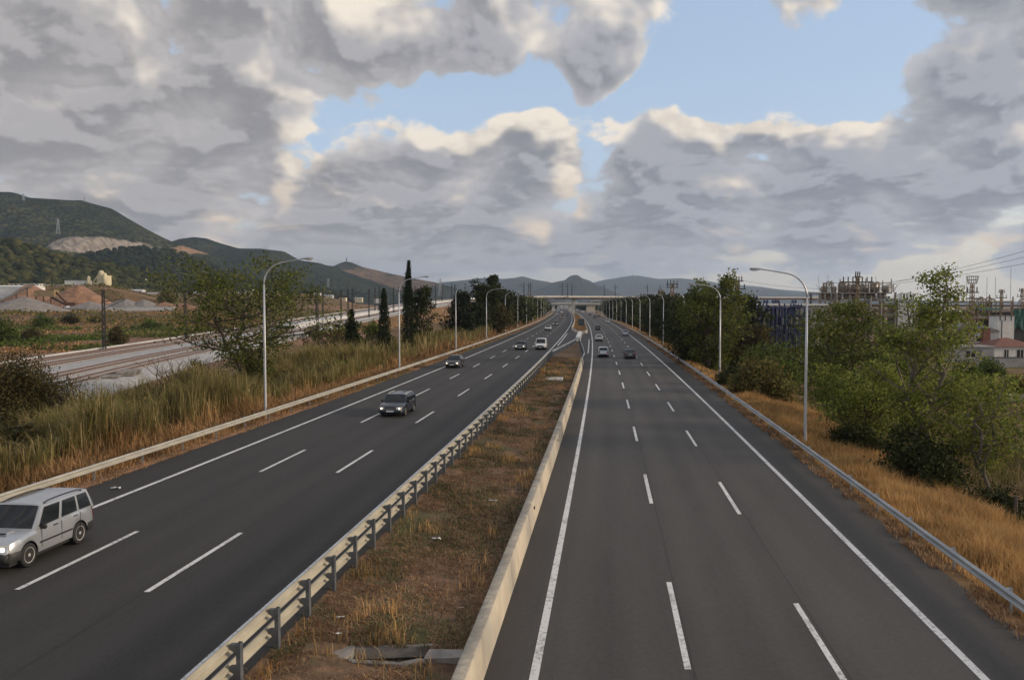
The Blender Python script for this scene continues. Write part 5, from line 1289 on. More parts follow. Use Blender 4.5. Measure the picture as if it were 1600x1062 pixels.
# ------------------------------------------------------------------ industrial works on the right
M['blue_steel'] = mat('blue_steel', (0.02, 0.038, 0.13), (0.012, 0.02, 0.065), 0.6, 0.1, 0.6)
M['blue_steel2'] = mat('pale_blue_steel', (0.025, 0.06, 0.14), (0.016, 0.036, 0.085), 0.6, 0.1, 0.6)
M['red_steel'] = mat('red_steel', (0.26, 0.045, 0.03), (0.14, 0.03, 0.025), 0.7, 0, 1.5)
M['vessel'] = mat('vessel_steel', (0.33, 0.31, 0.28), (0.22, 0.20, 0.18), 0.5, 0.5, 0.8)
M['pipe_rust'] = mat('pipe_rust', (0.26, 0.18, 0.115), (0.15, 0.105, 0.07), 0.7, 0.2, 0.8)
def rack(label, px, Y, w, d, h, seed, nx, open_end=0.0):
    """scaffold-like blue rack: close-set columns, shelves, and stacked frames between them"""
    p = gp(px, Y); r_ = thing('blue_rack', label, 'rack', p, 0.12, 'blue steel racks'); rs = random.Random(seed)
    xs = [(-w / 2 + w * k / nx) for k in range(nx + 1)]
    cm = MB().box(-0.13, 0.13, -0.13, 0.13, 0, h).mesh('column', M['blue_steel']); cm2 = MB().box(-0.16, 0.16, -0.16, 0.16, 0, h * 0.985).mesh('column', M['blue_steel2'])
    for x_ in xs:
        for y_ in (0, d): obj('column', cm2 if rs.random() < 0.2 else cm, r_, (x_ + rs.uniform(-.12, .12), y_, 0)).scale = (1, 1, rs.uniform(0.9, 1.0))
    for z_ in np.arange(1.5, h + 0.1, 1.75):
        for y_ in (0, d): MB().bar((-w / 2, y_, z_ - 0.1), (w / 2, y_, z_ - 0.1), 0.12, 0.2).build('beam', M['blue_steel'], r_)
        MB().box(-w / 2, w / 2, 0.15, d - 0.15, z_, z_ + 0.08).build('shelf', M['dark_steel'], r_)
    fm = MB()
    for a in (-0.28, 0, 0.28): fm.box(a - 0.05, a + 0.05, -0.1, 0.1, 0, 1.45)
    fm.box(-0.34, 0.34, -0.12, 0.12, 0.0, 0.1); fm.box(-0.34, 0.34, -0.12, 0.12, 1.3, 1.4)
    fms = [fm.mesh('stacked_frame', M[q]) for q in ('blue_steel', 'blue_steel2', 'dark_steel')]
    n = 0
    for z_ in np.arange(1.6, h - 1.2, 1.75):
        for x_ in np.arange(-w / 2 + 0.5, w / 2 - 0.4, 0.82):
            if rs.random() < 0.78 and n < 200:
                n += 1; obj('stacked_frame', fms[0 if rs.random() < 0.6 else rs.randint(1, 2)], r_, (x_ + rs.uniform(-.1, .1), rs.choice((0.4, 1.2, 2.0)), z_), rs.uniform(-.2, .2))
    for x_ in np.arange(-w / 2 + 0.4, w / 2, 0.6):
        if rs.random() < 0.7: obj('top_frame', shared(('top_frame', 1), lambda: MB().box(-0.18, 0.18, -0.2, 0.2, 0, 0.55).box(-0.05, 0.05, -0.05, 0.05, 0.55, 0.8), M['blue_steel']), r_, (x_, 0.6, h))
    return r_
rack('blue steel rack behind the greenish tree, left of the two', 1171, 172, 4.6, 3.0, 11.6, 1, 5)
rack('long blue steel rack beside the nearest right lamp', 1221, 176, 7.6, 3.0, 11.2, 2, 8)
rack('blue steel column rack right behind the nearest right lamp pole', 1253, 172, 3.0, 2.5, 10.2, 3, 3)
wl = thing('warehouse', 'long flat warehouse with pale roof edge behind the blue racks', 'building', Vector((58, 215, -2.2)))
MB().box(-14, 20, 0, 30, 0, 10.3).build('wall', M['grey_wall'], wl); MB().box(-14.3, 20.3, -0.3, 30, 10.3, 10.7).build('roof_edge', M['shed_white'], wl)
for k in range(5): MB().box(-12 + k * 6.2, -8 + k * 6.2, -0.05, 0.05, 0, 4.5).build('loading_door', M['shed_dark'], wl)
rc = thing('red_crates', 'row of red steel crates at the foot of the blue racks', 'crates', gp(1241, 150))
for k in range(5):
    for z_ in (0.9, 2.0):
        if (k + int(z_)) % 4 == 3: continue
        m = MB()
        for a in (0, 1.15): m.box(a, a + 0.1, 0, 0.1, 0, 1); m.box(a, a + 0.1, 1.1, 1.2, 0, 1)
        for q in (0.05, 0.35, 0.65, 0.9): m.box(0, 1.25, -0.02, 0.06, q, q + 0.12); m.box(-0.02, 0.06, 0.0, 1.2, q, q + 0.12); m.box(1.19, 1.27, 0.0, 1.2, q, q + 0.12)
        m.build('crate', M['red_steel'], rc, loc=(-3.4 + k * 1.35, 0, z_))
MB().box(-3.8, 3.8, -0.3, 1.6, 0.55, 0.85).build('loading_bed', M['concrete_pale'], rc); MB().box(-3.6, 3.6, 0, 1.4, 0, 0.55).build('plinth', M['shed_dark'], rc)

# refinery block
rf = thing('refinery_block', 'open refinery frame crowded with pipes and vessels on its top deck', 'refinery', gp(1339, 232))
rf.rotation_euler[2] = -0.1
h1, h2 = 11.9, 14.0; w = 19.5; d = 10
for x_ in np.linspace(-w / 2, w / 2, 6):
    for y_ in (0, d): MB().box(x_ - 0.25, x_ + 0.25, y_ - 0.25, y_ + 0.25, 0, h2).build('column', M['concrete_grey'], rf)
for z_, nm in ((4.5, 'lower_deck'), (8.2, 'middle_deck'), (h1, 'deck'), (h2, 'top_deck')):
    MB().box(-w / 2 - 0.5, w / 2 + (0.5 if z_ < h2 else -1), -0.5, d + 0.5, z_ - 0.35, z_).build(nm, M['concrete_grey'], rf)
for z_ in (h1, h2):
    m = MB()
    for zz in (0.5, 1.0): m.bar((-w / 2 - 0.4, -0.45, z_ + zz), (w / 2, -0.45, z_ + zz), 0.06)
    for x_ in np.arange(-w / 2 - 0.4, w / 2, 1.6): m.bar((x_, -0.45, z_), (x_, -0.45, z_ + 1.0), 0.06)
    m.build('railing', M['vessel'], rf)
rs = random.Random(4)
for k in range(7):
    x_ = -w / 2 + 1.6 + k * 2.7; r_v = rs.uniform(0.7, 1.15); hv = rs.uniform(1.6, 3.0)
    MB().lathe([(r_v * 0.5, 0), (r_v, 0.3), (r_v, hv - 0.3), (r_v * 0.55, hv)], 12, (x_, rs.uniform(2, 4), h2)).build('vessel', M['vessel'], rf, True)
for k in range(6):
    x_ = -w / 2 + 2 + k * 2.9; MB().lathe([(0.4, -1.3), (0.75, -0.9), (0.75, 0.9), (0.4, 1.3)], 10, (x_, 1.6, h1 + 1.1), 'x').build('heat_exchanger', M['vessel'] if k % 2 else M['pipe_rust'], rf, True)
for k in range(9):
    x_ = -w / 2 + 0.8 + k * 2.2; MB().box(x_ - 0.09, x_ + 0.09, -0.1, 0.08, h2, h2 + 2.6 + 0.5 * (k % 3)).build('frame_post', M['pipe_rust'], rf)
    MB().bar((x_, 0, h2 + 0.2), (x_ + 2.1, 0, h2 + 2.3), 0.08).build('frame_brace', M['pipe_rust'], rf)
for zz in (1.2, 2.5): MB().bar((-w / 2 + 0.6, -0.15, h2 + zz), (w / 2 - 1.2, -0.15, h2 + zz), 0.12).build('frame_beam', M['pipe_rust'], rf)
for k in range(22):
    x_ = rs.uniform(-w / 2 + 0.8, w / 2 - 2.5); dx = rs.uniform(0.5, 1.5); hz = rs.uniform(0.8, 2.5); y_ = rs.uniform(0, 5)
    arc = [(x_, y_, h2)] + [(x_ + dx / 2 - dx / 2 * math.cos(a), y_, h2 + hz + dx / 2 * math.sin(a)) for a in np.linspace(0, math.pi, 8)] + [(x_ + dx, y_, h2)]
    MB().tube(arc, rs.uniform(0.12, 0.22), 7).build('pipe_bend', M['vessel'] if k % 3 else M['pipe_rust'], rf, True)
for k in range(9):
    z_ = rs.uniform(5, 11); MB().tube([(-w / 2, rs.uniform(-0.6, 0.8), z_), (w / 2, rs.uniform(-0.6, 0.8), z_)], rs.uniform(0.12, 0.25), 7).build('pipe_run', M['pipe_rust'] if k % 2 else M['vessel'], rf)
for k in range(8):
    x_ = rs.uniform(-w / 2, w / 2); MB().tube([(x_, -0.7, 1), (x_, -0.7, h2 - rs.uniform(0, 3))], rs.uniform(0.1, 0.2), 7).build('riser_pipe', M['vessel'] if k % 2 else M['pipe_rust'], rf)
for k in range(5): x_ = rs.uniform(-w / 2, w / 2); MB().bar((x_, 2, h2), (x_ + rs.uniform(-.6, .6), 2, h2 + rs.uniform(3.5, 5.2)), 0.06).build('vent_rod', M['dark_steel'], rf)
for k in range(46):
    x_ = rs.uniform(-w / 2, w / 2); y_ = rs.uniform(-0.7, 1.5); z_ = rs.choice((4.5, 8.2, h1, h2, h2)); hz = rs.uniform(0.8, 2.4)
    if k % 3 == 0: MB().bar((x_, y_, z_), (x_ + rs.uniform(-1.8, 1.8), y_, z_ + hz), 0.09).build('brace', M['pipe_rust'], rf)
    elif k % 3 == 1: MB().tube([(x_, y_, z_), (x_, y_, z_ + hz), (x_ + rs.choice((-1, 1)) * rs.uniform(0.6, 2), y_, z_ + hz)], rs.uniform(0.07, 0.15), 6).build('pipe_stub', M['vessel'], rf)
    else: MB().box(x_ - 0.35, x_ + 0.35, y_, y_ + 0.6, z_, z_ + hz * 0.6).build('pump', M['pipe_rust'] if k % 2 else M['dark_steel'], rf)
MB().box(w / 2 + 0.6, w / 2 + 5.2, -0.5, 8, 0, 11.2).build('stair_block', M['render'], rf)
MB().box(w / 2 + 2.6, w / 2 + 4.4, -0.58, -0.45, 8.2, 9.4).build('window', M['shed_white'], rf)
for k in range(5): x_ = w / 2 + 1.0 + k * 0.85; MB().tube([(x_, 1, 11.2), (x_, 1, 13.4 + (k % 2) * 0.6), (x_ + 0.5, 1, 13.7), (x_ + 0.5, 1, 11.2)], 0.14, 6).build('roof_pipe', M['vessel'], rf)

def pole_tower(label, px, Y, h, arms, wid=1.2, t=0.1, cage=False):
    h += 2.2; arms = [(a_ + 2.2, b_, c_) for a_, b_, c_ in arms]
    p = gp(px, Y); r_ = thing('lattice_tower', label, 'lattice tower', p, 0.1, 'lattice towers on the right')
    m = MB(); lattice(m, h, wid, wid * 0.5, 14, t); m.build('mast', M['pipe_rust'], r_)
    for (z_, L, n_ins) in arms:
        a = MB().box(-L / 2, L / 2, -0.2, 0.2, z_, z_ + 0.22).build('crossarm', M['dark_steel'], r_)
        for k in range(n_ins):
            x_ = -L / 2 + 0.3 + (L - 0.6) * k / max(1, n_ins - 1)
            MB().lathe([(0.06, 0), (0.16, 0.15), (0.08, 0.3), (0.17, 0.45), (0.08, 0.6), (0.15, 0.75), (0.03, 1.0)], 7, (x_, 0, z_ + 0.22)).build('insulator', M['dark_steel'], a)
    if cage:
        m = MB()
        for a in np.linspace(0, 6.283, 9)[:-1]: m.bar((math.cos(a) * 0.75, math.sin(a) * 0.75, h), (math.cos(a) * 1.1, math.sin(a) * 1.1, h + 1.5), 0.09)
        for z_ in (0.1, 0.8, 1.5):
            rr_ = 0.75 + 0.35 * z_ / 1.5
            m.tube([(math.cos(a) * rr_, math.sin(a) * rr_, h + z_) for a in np.linspace(0, 6.283, 13)], 0.06, 4, False)
        m.build('floodlight_cage', M['vessel'], r_)
    return r_
pole_tower('rusty lattice tower with insulators standing before the refinery frame', 1339, 170, 14.2, ((11.4, 3.4, 0), (12.9, 6.4, 7), (13.9, 1.4, 3)), 0.9, 0.11)
pole_tower('slim lattice tower with round floodlight cage behind the grey workshop', 1518, 172, 12.4, ((10.6, 2.6, 2), (9.4, 2.0, 0)), 0.95, 0.1, True)
pole_tower('twin rusty lattice tower beside the tall leafy tree', 1152, 190, 14.0, ((13.6, 2.4, 4), (11.9, 3.6, 3)), 1.1, 0.14)
pole_tower('far lattice tower with forked top above the right tree row', 1050, 230, 13.6, ((12.6, 3.2, 3), (13.4, 3.2, 4)), 1.3, 0.16)
pole_tower('lattice power tower on the skyline right of the floodlight tower', 1564, 300, 13.6, ((10.5, 4, 4), (12.4, 2.4, 3)), 1.0, 0.14)
pole_tower('lattice power tower on the skyline at the right edge', 1596, 320, 14.2, ((11.0, 4, 4), (13, 2.6, 3)), 1.0, 0.14)
pole_tower('thin dark lattice tower between the far tower and the lamps', 1032, 260, 12.5, ((11.6, 2.0, 2),), 1.2, 0.2)
# power lines swinging to the right
for i, (a, b, lab) in enumerate((((1346, 447, 170), (1640, 381, 95), 'upper power line from the rusty tower to the right edge'), ((1352, 444, 170), (1640, 392, 96), 'middle power line from the rusty tower to the right edge'), ((1330, 447, 170), (1640, 404, 97), 'lowest power line from the rusty tower to the right edge'), ((1155, 437, 190), (1338, 452, 170), 'thin power line between the twin tower and the rusty tower'))):
    A_, B_ = at_y(*a), at_y(*b); pts = []
    for k in range(25):
        t_ = k / 24; q = A_.lerp(B_, t_); q.z -= 1.6 * 4 * t_ * (1 - t_) * 0.4; pts.append(q)
    m = MB(); m.tube(pts, 0.022, 4, False); tag(m.build('power_line', M['dark_steel']), lab, 'power line')
# houses and workshops
house('house', 'white house with red hipped roof beside the right edge', 1587, 568, 168, 8.6, 7.5, 3.3, M['render'], M['roof_tile'], 'house', 'hip', 0.05, ((-2.3, -1.5, 0.9, 2.7), (0.2, 1.5, 0.3, 2.7)), ((3.0, 4.2, 0.0, 2.9),), None, 1.6)
wt = thing('water_tower', 'white square tower with dark slit behind the red-roofed house', 'tower', gp(1572, 186)); wt.location.z = -2.2
MB().box(-1.75, 1.75, 0, 3.5, 0, 8.0).build('shaft', M['render'], wt); MB().box(-1.0, -0.8, -0.05, 0.02, 3.2, 7.2).build('slit', M['shed_dark'], wt)
for x_ in (-1.3, -0.2, 1.1): MB().box(x_ - 0.07, x_ + 0.07, -0.12, 0, 7.1, 8.4).build('bracket', M['dark_steel'], wt)
MB().box(-1.85, 1.85, -0.1, 3.6, 8.0, 8.2).build('cap', M['concrete_grey'], wt)
house('workshop', 'grey workshop with gabled roof left of the white tower', 1523, 552, 180, 9.0, 14, 4.6, M['render'], M['grey_wall'], 'building', 'gable', -0.25, ((-2.0, -1.0, 2.6, 3.5), (0.2, 1.9, 2.6, 3.5)), (), None, 1.8)
house('workshop', 'low grey lean-to between the workshop and the red-roofed house', 1518, 565, 160, 8.0, 5, 2.6, M['grey_wall'], M['grey_wall'], 'building', 'flat', 0.0, ((-1, 0.6, 0.8, 2.0),), ((1.8, 3.2, 0, 2.2),))
chm = thing('brick_stack', 'short brick stack between the workshop and the red-roofed house', 'chimney', at_y(1542, 530, 176)); MB().box(-0.7, 0.7, 0, 1.2, -3, 2.2).build('shaft', M['roof_tile'], chm); MB().box(-0.8, 0.8, -0.1, 1.3, 2.2, 2.4).build('cap', M['concrete_grey'], chm)
gw = thing('boundary_wall', 'grey rendered wall below the red-roofed house', 'wall', at_y(1580, 574, 150)); MB().box(-6, 9, 0, 0.3, -1, 1.7).build('wall', M['grey_wall'], gw); MB().box(-6.1, 9.1, -0.06, 0.36, 1.7, 1.82).build('coping', M['dark_steel'], gw)
lw = thing('boundary_wall', 'long low concrete wall behind the crooked poplar', 'wall', gp(1545, 100)); lw.rotation_euler[2] = -0.9; MB().box(-12, 14, 0, 0.4, -0.5, 0.75).build('wall', M['concrete'], lw); MB().box(-12.1, 14.1, -0.08, 0.48, 0.75, 0.9).build('coping', M['concrete_pale'], lw)
pr = thing('pipe_rack', 'tangle of refinery pipes behind the grey workshop', 'pipe rack', gp(1552, 255)); pr.scale = (1, 1, 1.3); rs = random.Random(8)
for x_ in np.linspace(-11, 15, 9):
    for y_ in (0, 5): MB().box(x_ - 0.15, x_ + 0.15, y_ - 0.15, y_ + 0.15, 0, rs.uniform(8, 10.5)).build('column', M['pipe_rust'], pr)
for k in range(12): z_ = rs.uniform(4.5, 9.5); y_ = rs.uniform(-0.5, 5); MB().tube([(-11, y_, z_), (rs.uniform(0, 15), y_, z_)], rs.uniform(0.12, 0.25), 6).build('pipe_run', (M['vessel'], M['pipe_rust'], M['dark_steel'])[k % 3], pr)
for k in range(8):
    x_ = rs.uniform(-10, 12); dx = rs.uniform(1.5, 3.5); hz = rs.uniform(8.2, 9.8)
    MB().tube([(x_, 2, 6)] + [(x_ + dx / 2 - dx / 2 * math.cos(a), 2, hz + dx / 3 * math.sin(a)) for a in np.linspace(0, math.pi, 7)] + [(x_ + dx, 2, 6)], 0.2, 6).build('pipe_bend', M['vessel'], pr, True)
for k in range(4): x_ = (-7, -1, 1.5, 6)[k]; MB().bar((x_, 2, 8), (x_, 2, rs.uniform(14, 19)), 0.09).build('vent_rod', M['vessel'], pr)
MB().box(-6.5, 2.0, -0.6, -0.2, 7.1, 7.5).build('green_beam', mat('green_paint', (0.05, 0.17, 0.12), (0.04, 0.12, 0.09), 0.6, 0, 1), pr)
MB().box(-12, 16, 6, 6.4, 0, 6.6).build('back_wall', M['dark_steel'], pr)
tp = thing('tarpaulin', 'dark green tarpaulin hanging from the pipework at the right edge', 'tarpaulin', gp(1594, 200))
V = [(x_ + 0.25 * math.sin(z_ * 1.5 + x_), 0.18 * math.sin(x_ * 5 + z_), 9.8 - z_ - (0.5 if z_ > 3.5 else 0) * math.sin(x_ * 3)) for z_ in np.linspace(0, 4.6, 12) for x_ in np.linspace(-1.6, 2.4, 14)]
o = obj('sheet', np_mesh('sheet', V, [grid_faces(12, 14)], mat('green_tarp', (0.02, 0.10, 0.075), (0.015, 0.065, 0.05), 0.6, 0, 1), True), tp); o.modifiers.new('thickness', 'SOLIDIFY').thickness = 0.02
MB().bar((-2, 0, 9.85), (3, 0, 9.85), 0.12).build('support_beam', M['dark_steel'], tp); MB().box(-1.6, 4, 0.5, 1.0, -0.5, 6.2).build('dark_backing', M['shed_dark'], tp)
for i, (px, Y, w, h, lab) in enumerate(((1455, 330, 9, 8.6, 'pale storage tank with low domed roof behind the airy poplar'), (1482, 345, 9, 9.2, 'pale storage tank right of another, behind the airy poplar'))):
    t_ = thing('storage_tank', lab, 'tank', gp(px, Y), 0, 'storage tanks'); MB().lathe([(w / 2, 0), (w / 2, h - 1.4)], 20).build('shell', M['vessel'], t_, True); MB().lathe([(w / 2 + 0.1, h - 1.38), (w / 3, h - 0.5), (0.2, h)], 20).build('roof', M['shed_white'], t_, True)
for i, (px, Y, w, h, k, lab) in enumerate(((1548, 130, 4.5, 3.2, 2, 'dark shrub before the red-roofed house'), (1590, 105, 4.0, 2.6, 0, 'yellowish shrub near the right edge behind the low wall'), (1510, 120, 5, 3.6, 2, 'green shrub left of the red-roofed house'), (1450, 95, 6, 4.5, 2, 'green shrub behind the trunk of the airy poplar'), (1300, 120, 8, 7.5, 2, 'big green shrub between the blue racks and the refinery frame'), (1395, 130, 8, 7, 1, 'dark shrub below the refinery stair block'))):
    shrub(k, gp(px, Y), w, h, lab, 'shrubs before the works')

# ------------------------------------------------------------------ cars
def car_paint(name, c, metal=0.35): return mat(name, c, tuple(q * 0.92 for q in c), 0.28, metal, 0.8, coat=0.35)
M['car_glass'] = mat('car_glass', (0.016, 0.02, 0.024), (0.012, 0.015, 0.018), 0.05, 0, 2, spec=0.4)
M['car_black'] = mat('car_black_plastic', (0.022, 0.022, 0.024), (0.016, 0.016, 0.017), 0.55, 0, 4)
M['alloy'] = mat('alloy_rim', (0.66, 0.64, 0.60), (0.52, 0.50, 0.47), 0.4, 0.5, 4)
M['plate'] = mat('number_plate', (0.72, 0.72, 0.70), (0.62, 0.62, 0.60), 0.5, 0, 6)
M['tail_red'] = mat('tail_lamp_red', (0.32, 0.02, 0.018), (0.22, 0.015, 0.014), 0.25, 0, 5)
M['lens'] = mat('lamp_lens', (0.55, 0.52, 0.47), (0.42, 0.40, 0.37), 0.15, 0.1, 5)
M['head_lit'] = emit_mat('headlight_lit', (1.0, 0.86, 0.62), 2.6)
M['tail_lit'] = emit_mat('tail_light_lit', (0.9, 0.05, 0.03), 0.5)
STY = {  # top line of the lower body (fraction of length from the front, height), roof, windscreen/rear window feet and heads
 'suv':    dict(L=4.15, W=1.78, H=1.68, wb=2.46, r=0.35, top=[(0, .62), (.015, .78), (.06, .90), (.25, 1.00), (.30, 1.03), (.8, 1.09), (.985, 1.07), (1, .74)], gh=(.265, .40, .945, .985), roofw=.80, pill=((.06, .38), (.43, .70), (.74, .955)), sill=.32),
 'wagon':  dict(L=4.50, W=1.74, H=1.41, wb=2.62, r=0.31, top=[(0, .50), (.015, .64), (.06, .75), (.25, .88), (.30, .92), (.8, .95), (.985, .94), (1, .62)], gh=(.265, .40, .90, .985), roofw=.78, pill=((.07, .37), (.41, .68), (.72, .94)), sill=.24),
 'saloon': dict(L=4.55, W=1.76, H=1.45, wb=2.66, r=0.315, top=[(0, .50), (.015, .66), (.06, .76), (.25, .89), (.30, .93), (.78, .97), (.84, .98), (.985, .94), (1, .62)], gh=(.255, .41, .70, .85), roofw=.74, pill=((.10, .46), (.50, .86)), sill=.24),
 'hatch':  dict(L=4.00, W=1.70, H=1.47, wb=2.50, r=0.305, top=[(0, .50), (.02, .66), (.07, .77), (.25, .90), (.30, .93), (.8, .98), (.985, .96), (1, .62)], gh=(.24, .40, .86, .975), roofw=.77, pill=((.09, .43), (.47, .82)), sill=.24),
 'mpv':    dict(L=4.25, W=1.76, H=1.62, wb=2.68, r=0.315, top=[(0, .52), (.02, .72), (.07, .84), (.20, .98), (.26, 1.02), (.8, 1.06), (.985, 1.05), (1, .66)], gh=(.17, .36, .92, .985), roofw=.78, pill=((.14, .42), (.46, .70), (.74, .95)), sill=.25),
 'van':    dict(L=4.25, W=1.76, H=1.84, wb=2.70, r=0.31, top=[(0, .50), (.02, .74), (.07, .88), (.20, 1.00), (.26, 1.06), (.8, 1.08), (.99, 1.08), (1, .62)], gh=(.20, .36, .975, .99), roofw=.88, pill=((.10, .33),), sill=.25)}
_wheel = {}
def wheel_meshes(r):
    if r not in _wheel:
        w = 0.10
        ty = MB().lathe([(r * 0.62, -w * 0.9), (r * 0.90, -w), (r * 0.985, -w * 0.75), (r, -w * 0.3), (r, w * 0.3), (r * 0.985, w * 0.75), (r * 0.90, w), (r * 0.62, w * 0.9)], 26, axis='x').mesh('wheel', M['black'], True)
        m = MB(); m.lathe([(r * 0.63, w * 0.55), (r * 0.66, w * 0.95), (r * 0.60, w * 0.9), (r * 0.56, w * 0.5)], 26, axis='x')
        for k in range(5):
            a = 2 * math.pi * k / 5; c, s = math.cos(a), math.sin(a); c2, s2 = math.cos(a + 1.57), math.sin(a + 1.57)
            q = []
            for f, ww in ((0.08, 0.14), (0.60, 0.09)):
                for sg in (-1, 1): q.append((r * f * c + sg * r * ww * c2, r * f * s + sg * r * ww * s2))
            m.prism([q[0], q[1], q[3], q[2]], 'x', w * 0.45, w * 0.86)
        m.lathe([(r * 0.16, w * 0.4), (r * 0.15, w * 0.95), (r * 0.08, w)], 12, axis='x')
        dk = MB().lathe([(r * 0.60, w * 0.2), (r * 0.60, w * 0.3)], 20, axis='x')
        _wheel[r] = (ty, m.mesh('rim', M['alloy'], False), dk.mesh('brake_disc', M['car_black']))
    return _wheel[r]
def car(style, label, paint, x, y, z, rz, lit=True, group='cars on the motorway', trim=None, det=2, bumper='body', roof_rails=False, scoop=False, cat='car', name='car', tail_lit=False, glassrear=True):
    S = STY[style]; L, Wd, Hh, wb, r = S['L'], S['W'], S['H'], S['wb'], S['r']
    root = thing(name, label, cat, (x, y, z), rz, group)
    fa = L * 0.205 if style != 'van' else L * 0.19; ra = fa + wb; R_a = r * 1.17; hw = Wd / 2
    # local frame: front of the car towards -Y, origin under its middle
    def Yc(s): return s - L / 2
    st = set(np.round(np.concatenate([np.linspace(0, L, 25), [0.03, 0.08, L - 0.03, L - 0.08]] + [a + R_a * np.cos(np.linspace(0, math.pi, 11)) for a in (fa, ra)]), 4))
    st = sorted(s for s in st if 0 <= s <= L)
    tx = [p[0] * L for p in S['top']]; tz = [p[1] for p in S['top']]
    V = []; nP = 13
    for s in st:
        zt = np.interp(s, tx, tz); zb = S['sill'] + 0.06 * (max(0, 1 - s / 0.35) + max(0, 1 - (L - s) / 0.35))
        for a in (fa, ra):
            if abs(s - a) <= R_a: zb = max(zb, r + math.sqrt(max(0, R_a ** 2 - (s - a) ** 2)) - 0.0)
        zb = min(zb, zt - 0.12)
        e0 = max(0, 1 - s / (0.13 * L)); e1 = max(0, 1 - (L - s) / (0.10 * L)); w = hw * (1 - 0.17 * e0 ** 2.2 - 0.12 * e1 ** 2.2)
        cr = 0.035 * min(1, s / 0.3) * min(1, (L - s) / 0.3)
        zm = zb + (zt - zb) * 0.5
        half = [(w * 0.965, zb), (w * 0.995, zb + (zt - zb) * 0.22), (w, zm), (w * 0.985, zb + (zt - zb) * 0.80), (w * 0.945, zt - 0.012), (w * 0.86, zt + 0.012), (w * 0.45, zt + cr * 0.8)]
        ring = half + [(0, zt + cr)]
        ring = [(px_, pz) for px_, pz in ring] + [(-px_, pz) for px_, pz in half[::-1]]
        nP = len(ring)
        V += [(px_, Yc(s), pz) for px_, pz in ring]
    n = len(st); F = [tuple(int(q) for q in f) for f in grid_faces(n, nP)]
    F += [tuple(range(nP))[::-1], tuple((n - 1) * nP + k for k in range(nP))]
    m = MB(); m.add(V, F); body = m.build('body', paint, root, True)
    body.data.set_sharp_from_angle(angle=R(38))
    MB().box(-hw * 0.80, hw * 0.80, Yc(0.18), Yc(L - 0.16), 0.17, 0.66).build('underbody', M['car_black'], root)
    # cabin
    b0, t0, t1, b1 = [q * L for q in S['gh']]; zb0 = np.interp(b0, tx, tz) - 0.02; zb1 = np.interp(b1, tx, tz) - 0.02; zr = Hh
    wb_ = hw * 0.955; wt = hw * S['roofw']
    def side(sx, u, v, off=0.0):
        """point on the cabin side: u along, v up"""
        s = (b0 + (b1 - b0) * u) * (1 - v) + (t0 + (t1 - t0) * u) * v
        zbt = np.interp(min(max(s, b0), b1), tx, tz) - 0.02
        zz = zbt + (zr - 0.05 - zbt) * v
        ww = wb_ + (wt - wb_) * v ** 1.25
        return Vector((sx * (ww + off), Yc(s), zz))
    NU, NV = 12, 5; m = MB(); V = []; 
    for sx in (-1, 1):
        V = [side(sx, i / NU, j / NV)[:] for i in range(NU + 1) for j in range(NV + 1)]
        m.add(V, [tuple(int(q) for q in f) for f in grid_faces(NU + 1, NV + 1)])
    # roof with crown, front and rear panels
    V = []
    for i in range(NU + 1):
        for k in range(9):
            f = k / 8 * 2 - 1; p = side(1, i / NU, 1.0); e = math.sin(math.pi * min(1, max(0, (i / NU) * 0.9 + 0.05)))
            V.append((wt * f, p.y, zr - 0.05 + 0.05 * (1 - f ** 4) * (0.55 + 0.45 * e)))
    m.add(V, [tuple(int(q) for q in f) for f in grid_faces(NU + 1, 9)])
    def scr(u, k, v, off=0.0):
        p = side(1, u, v); f = k; bow = 0.07 * (1 - f * f) * (1 if u == 0 else -1)
        zc_ = 0.05 * (1 - f ** 4) * (0.55 + 0.45 * math.sin(math.pi * 0.05)) * v + 0.02 * (1 - f * f) * (1 - v)
        return Vector((p.x * f, p.y - bow * (1 - v * 0.6) + (-off if u == 0 else off), p.z + zc_ + off * 0.6))
    for u in (0, 1):
        V = [scr(u, k / 4 - 1, j / 4)[:] for k in range(9) for j in range(5)]
        m.add(V, [tuple(int(q) for q in f) for f in grid_faces(9, 5)])
    cab = m.build('cabin', paint, root, True)
    cab.data.set_sharp_from_angle(angle=R(38))
    # glass
    def pane(nm, fn, us, vs):
        V = [fn(u_, v_)[:] for u_ in us for v_ in vs]; mm = MB(); mm.add(V, [tuple(int(q) for q in f) for f in grid_faces(len(us), len(vs))])
        return mm.build(nm, M['car_glass'], root, True)
    pane('windscreen', lambda k, v: scr(0, k, v, 0.012), np.linspace(-0.90, 0.90, 9), np.linspace(0.07, 0.95, 5))
    if glassrear: pane('rear_window', lambda k, v: scr(1, k, v, 0.012), np.linspace(-0.84, 0.84, 9), np.linspace(0.14 if style != 'van' else 0.3, 0.88, 5))
    for sx in (-1, 1):
        for (u0, u1) in S['pill']:
            pane('side_window', lambda u, v: side(sx, u, v, 0.009), np.linspace(u0, u1, 4), np.linspace(0.07, 0.88, 4))
    # wheels
    ty, rim, disc = wheel_meshes(r)
    for sx in (-1, 1):
        for a in (fa, ra):
            w_ = obj('wheel', ty, root, (sx * (hw - 0.115), Yc(a), r))
            q = obj('rim', rim, w_, (0, 0, 0)); 
            if sx < 0: q.rotation_euler[2] = math.pi
            if det > 1:
                q2 = obj('brake_disc', disc, w_, (0, 0, 0)); q2.rotation_euler[2] = 0 if sx > 0 else math.pi
    # front and rear details
    zl0 = tz[1] - 0.02
    bm_ = M['car_black'] if bumper == 'black' else paint
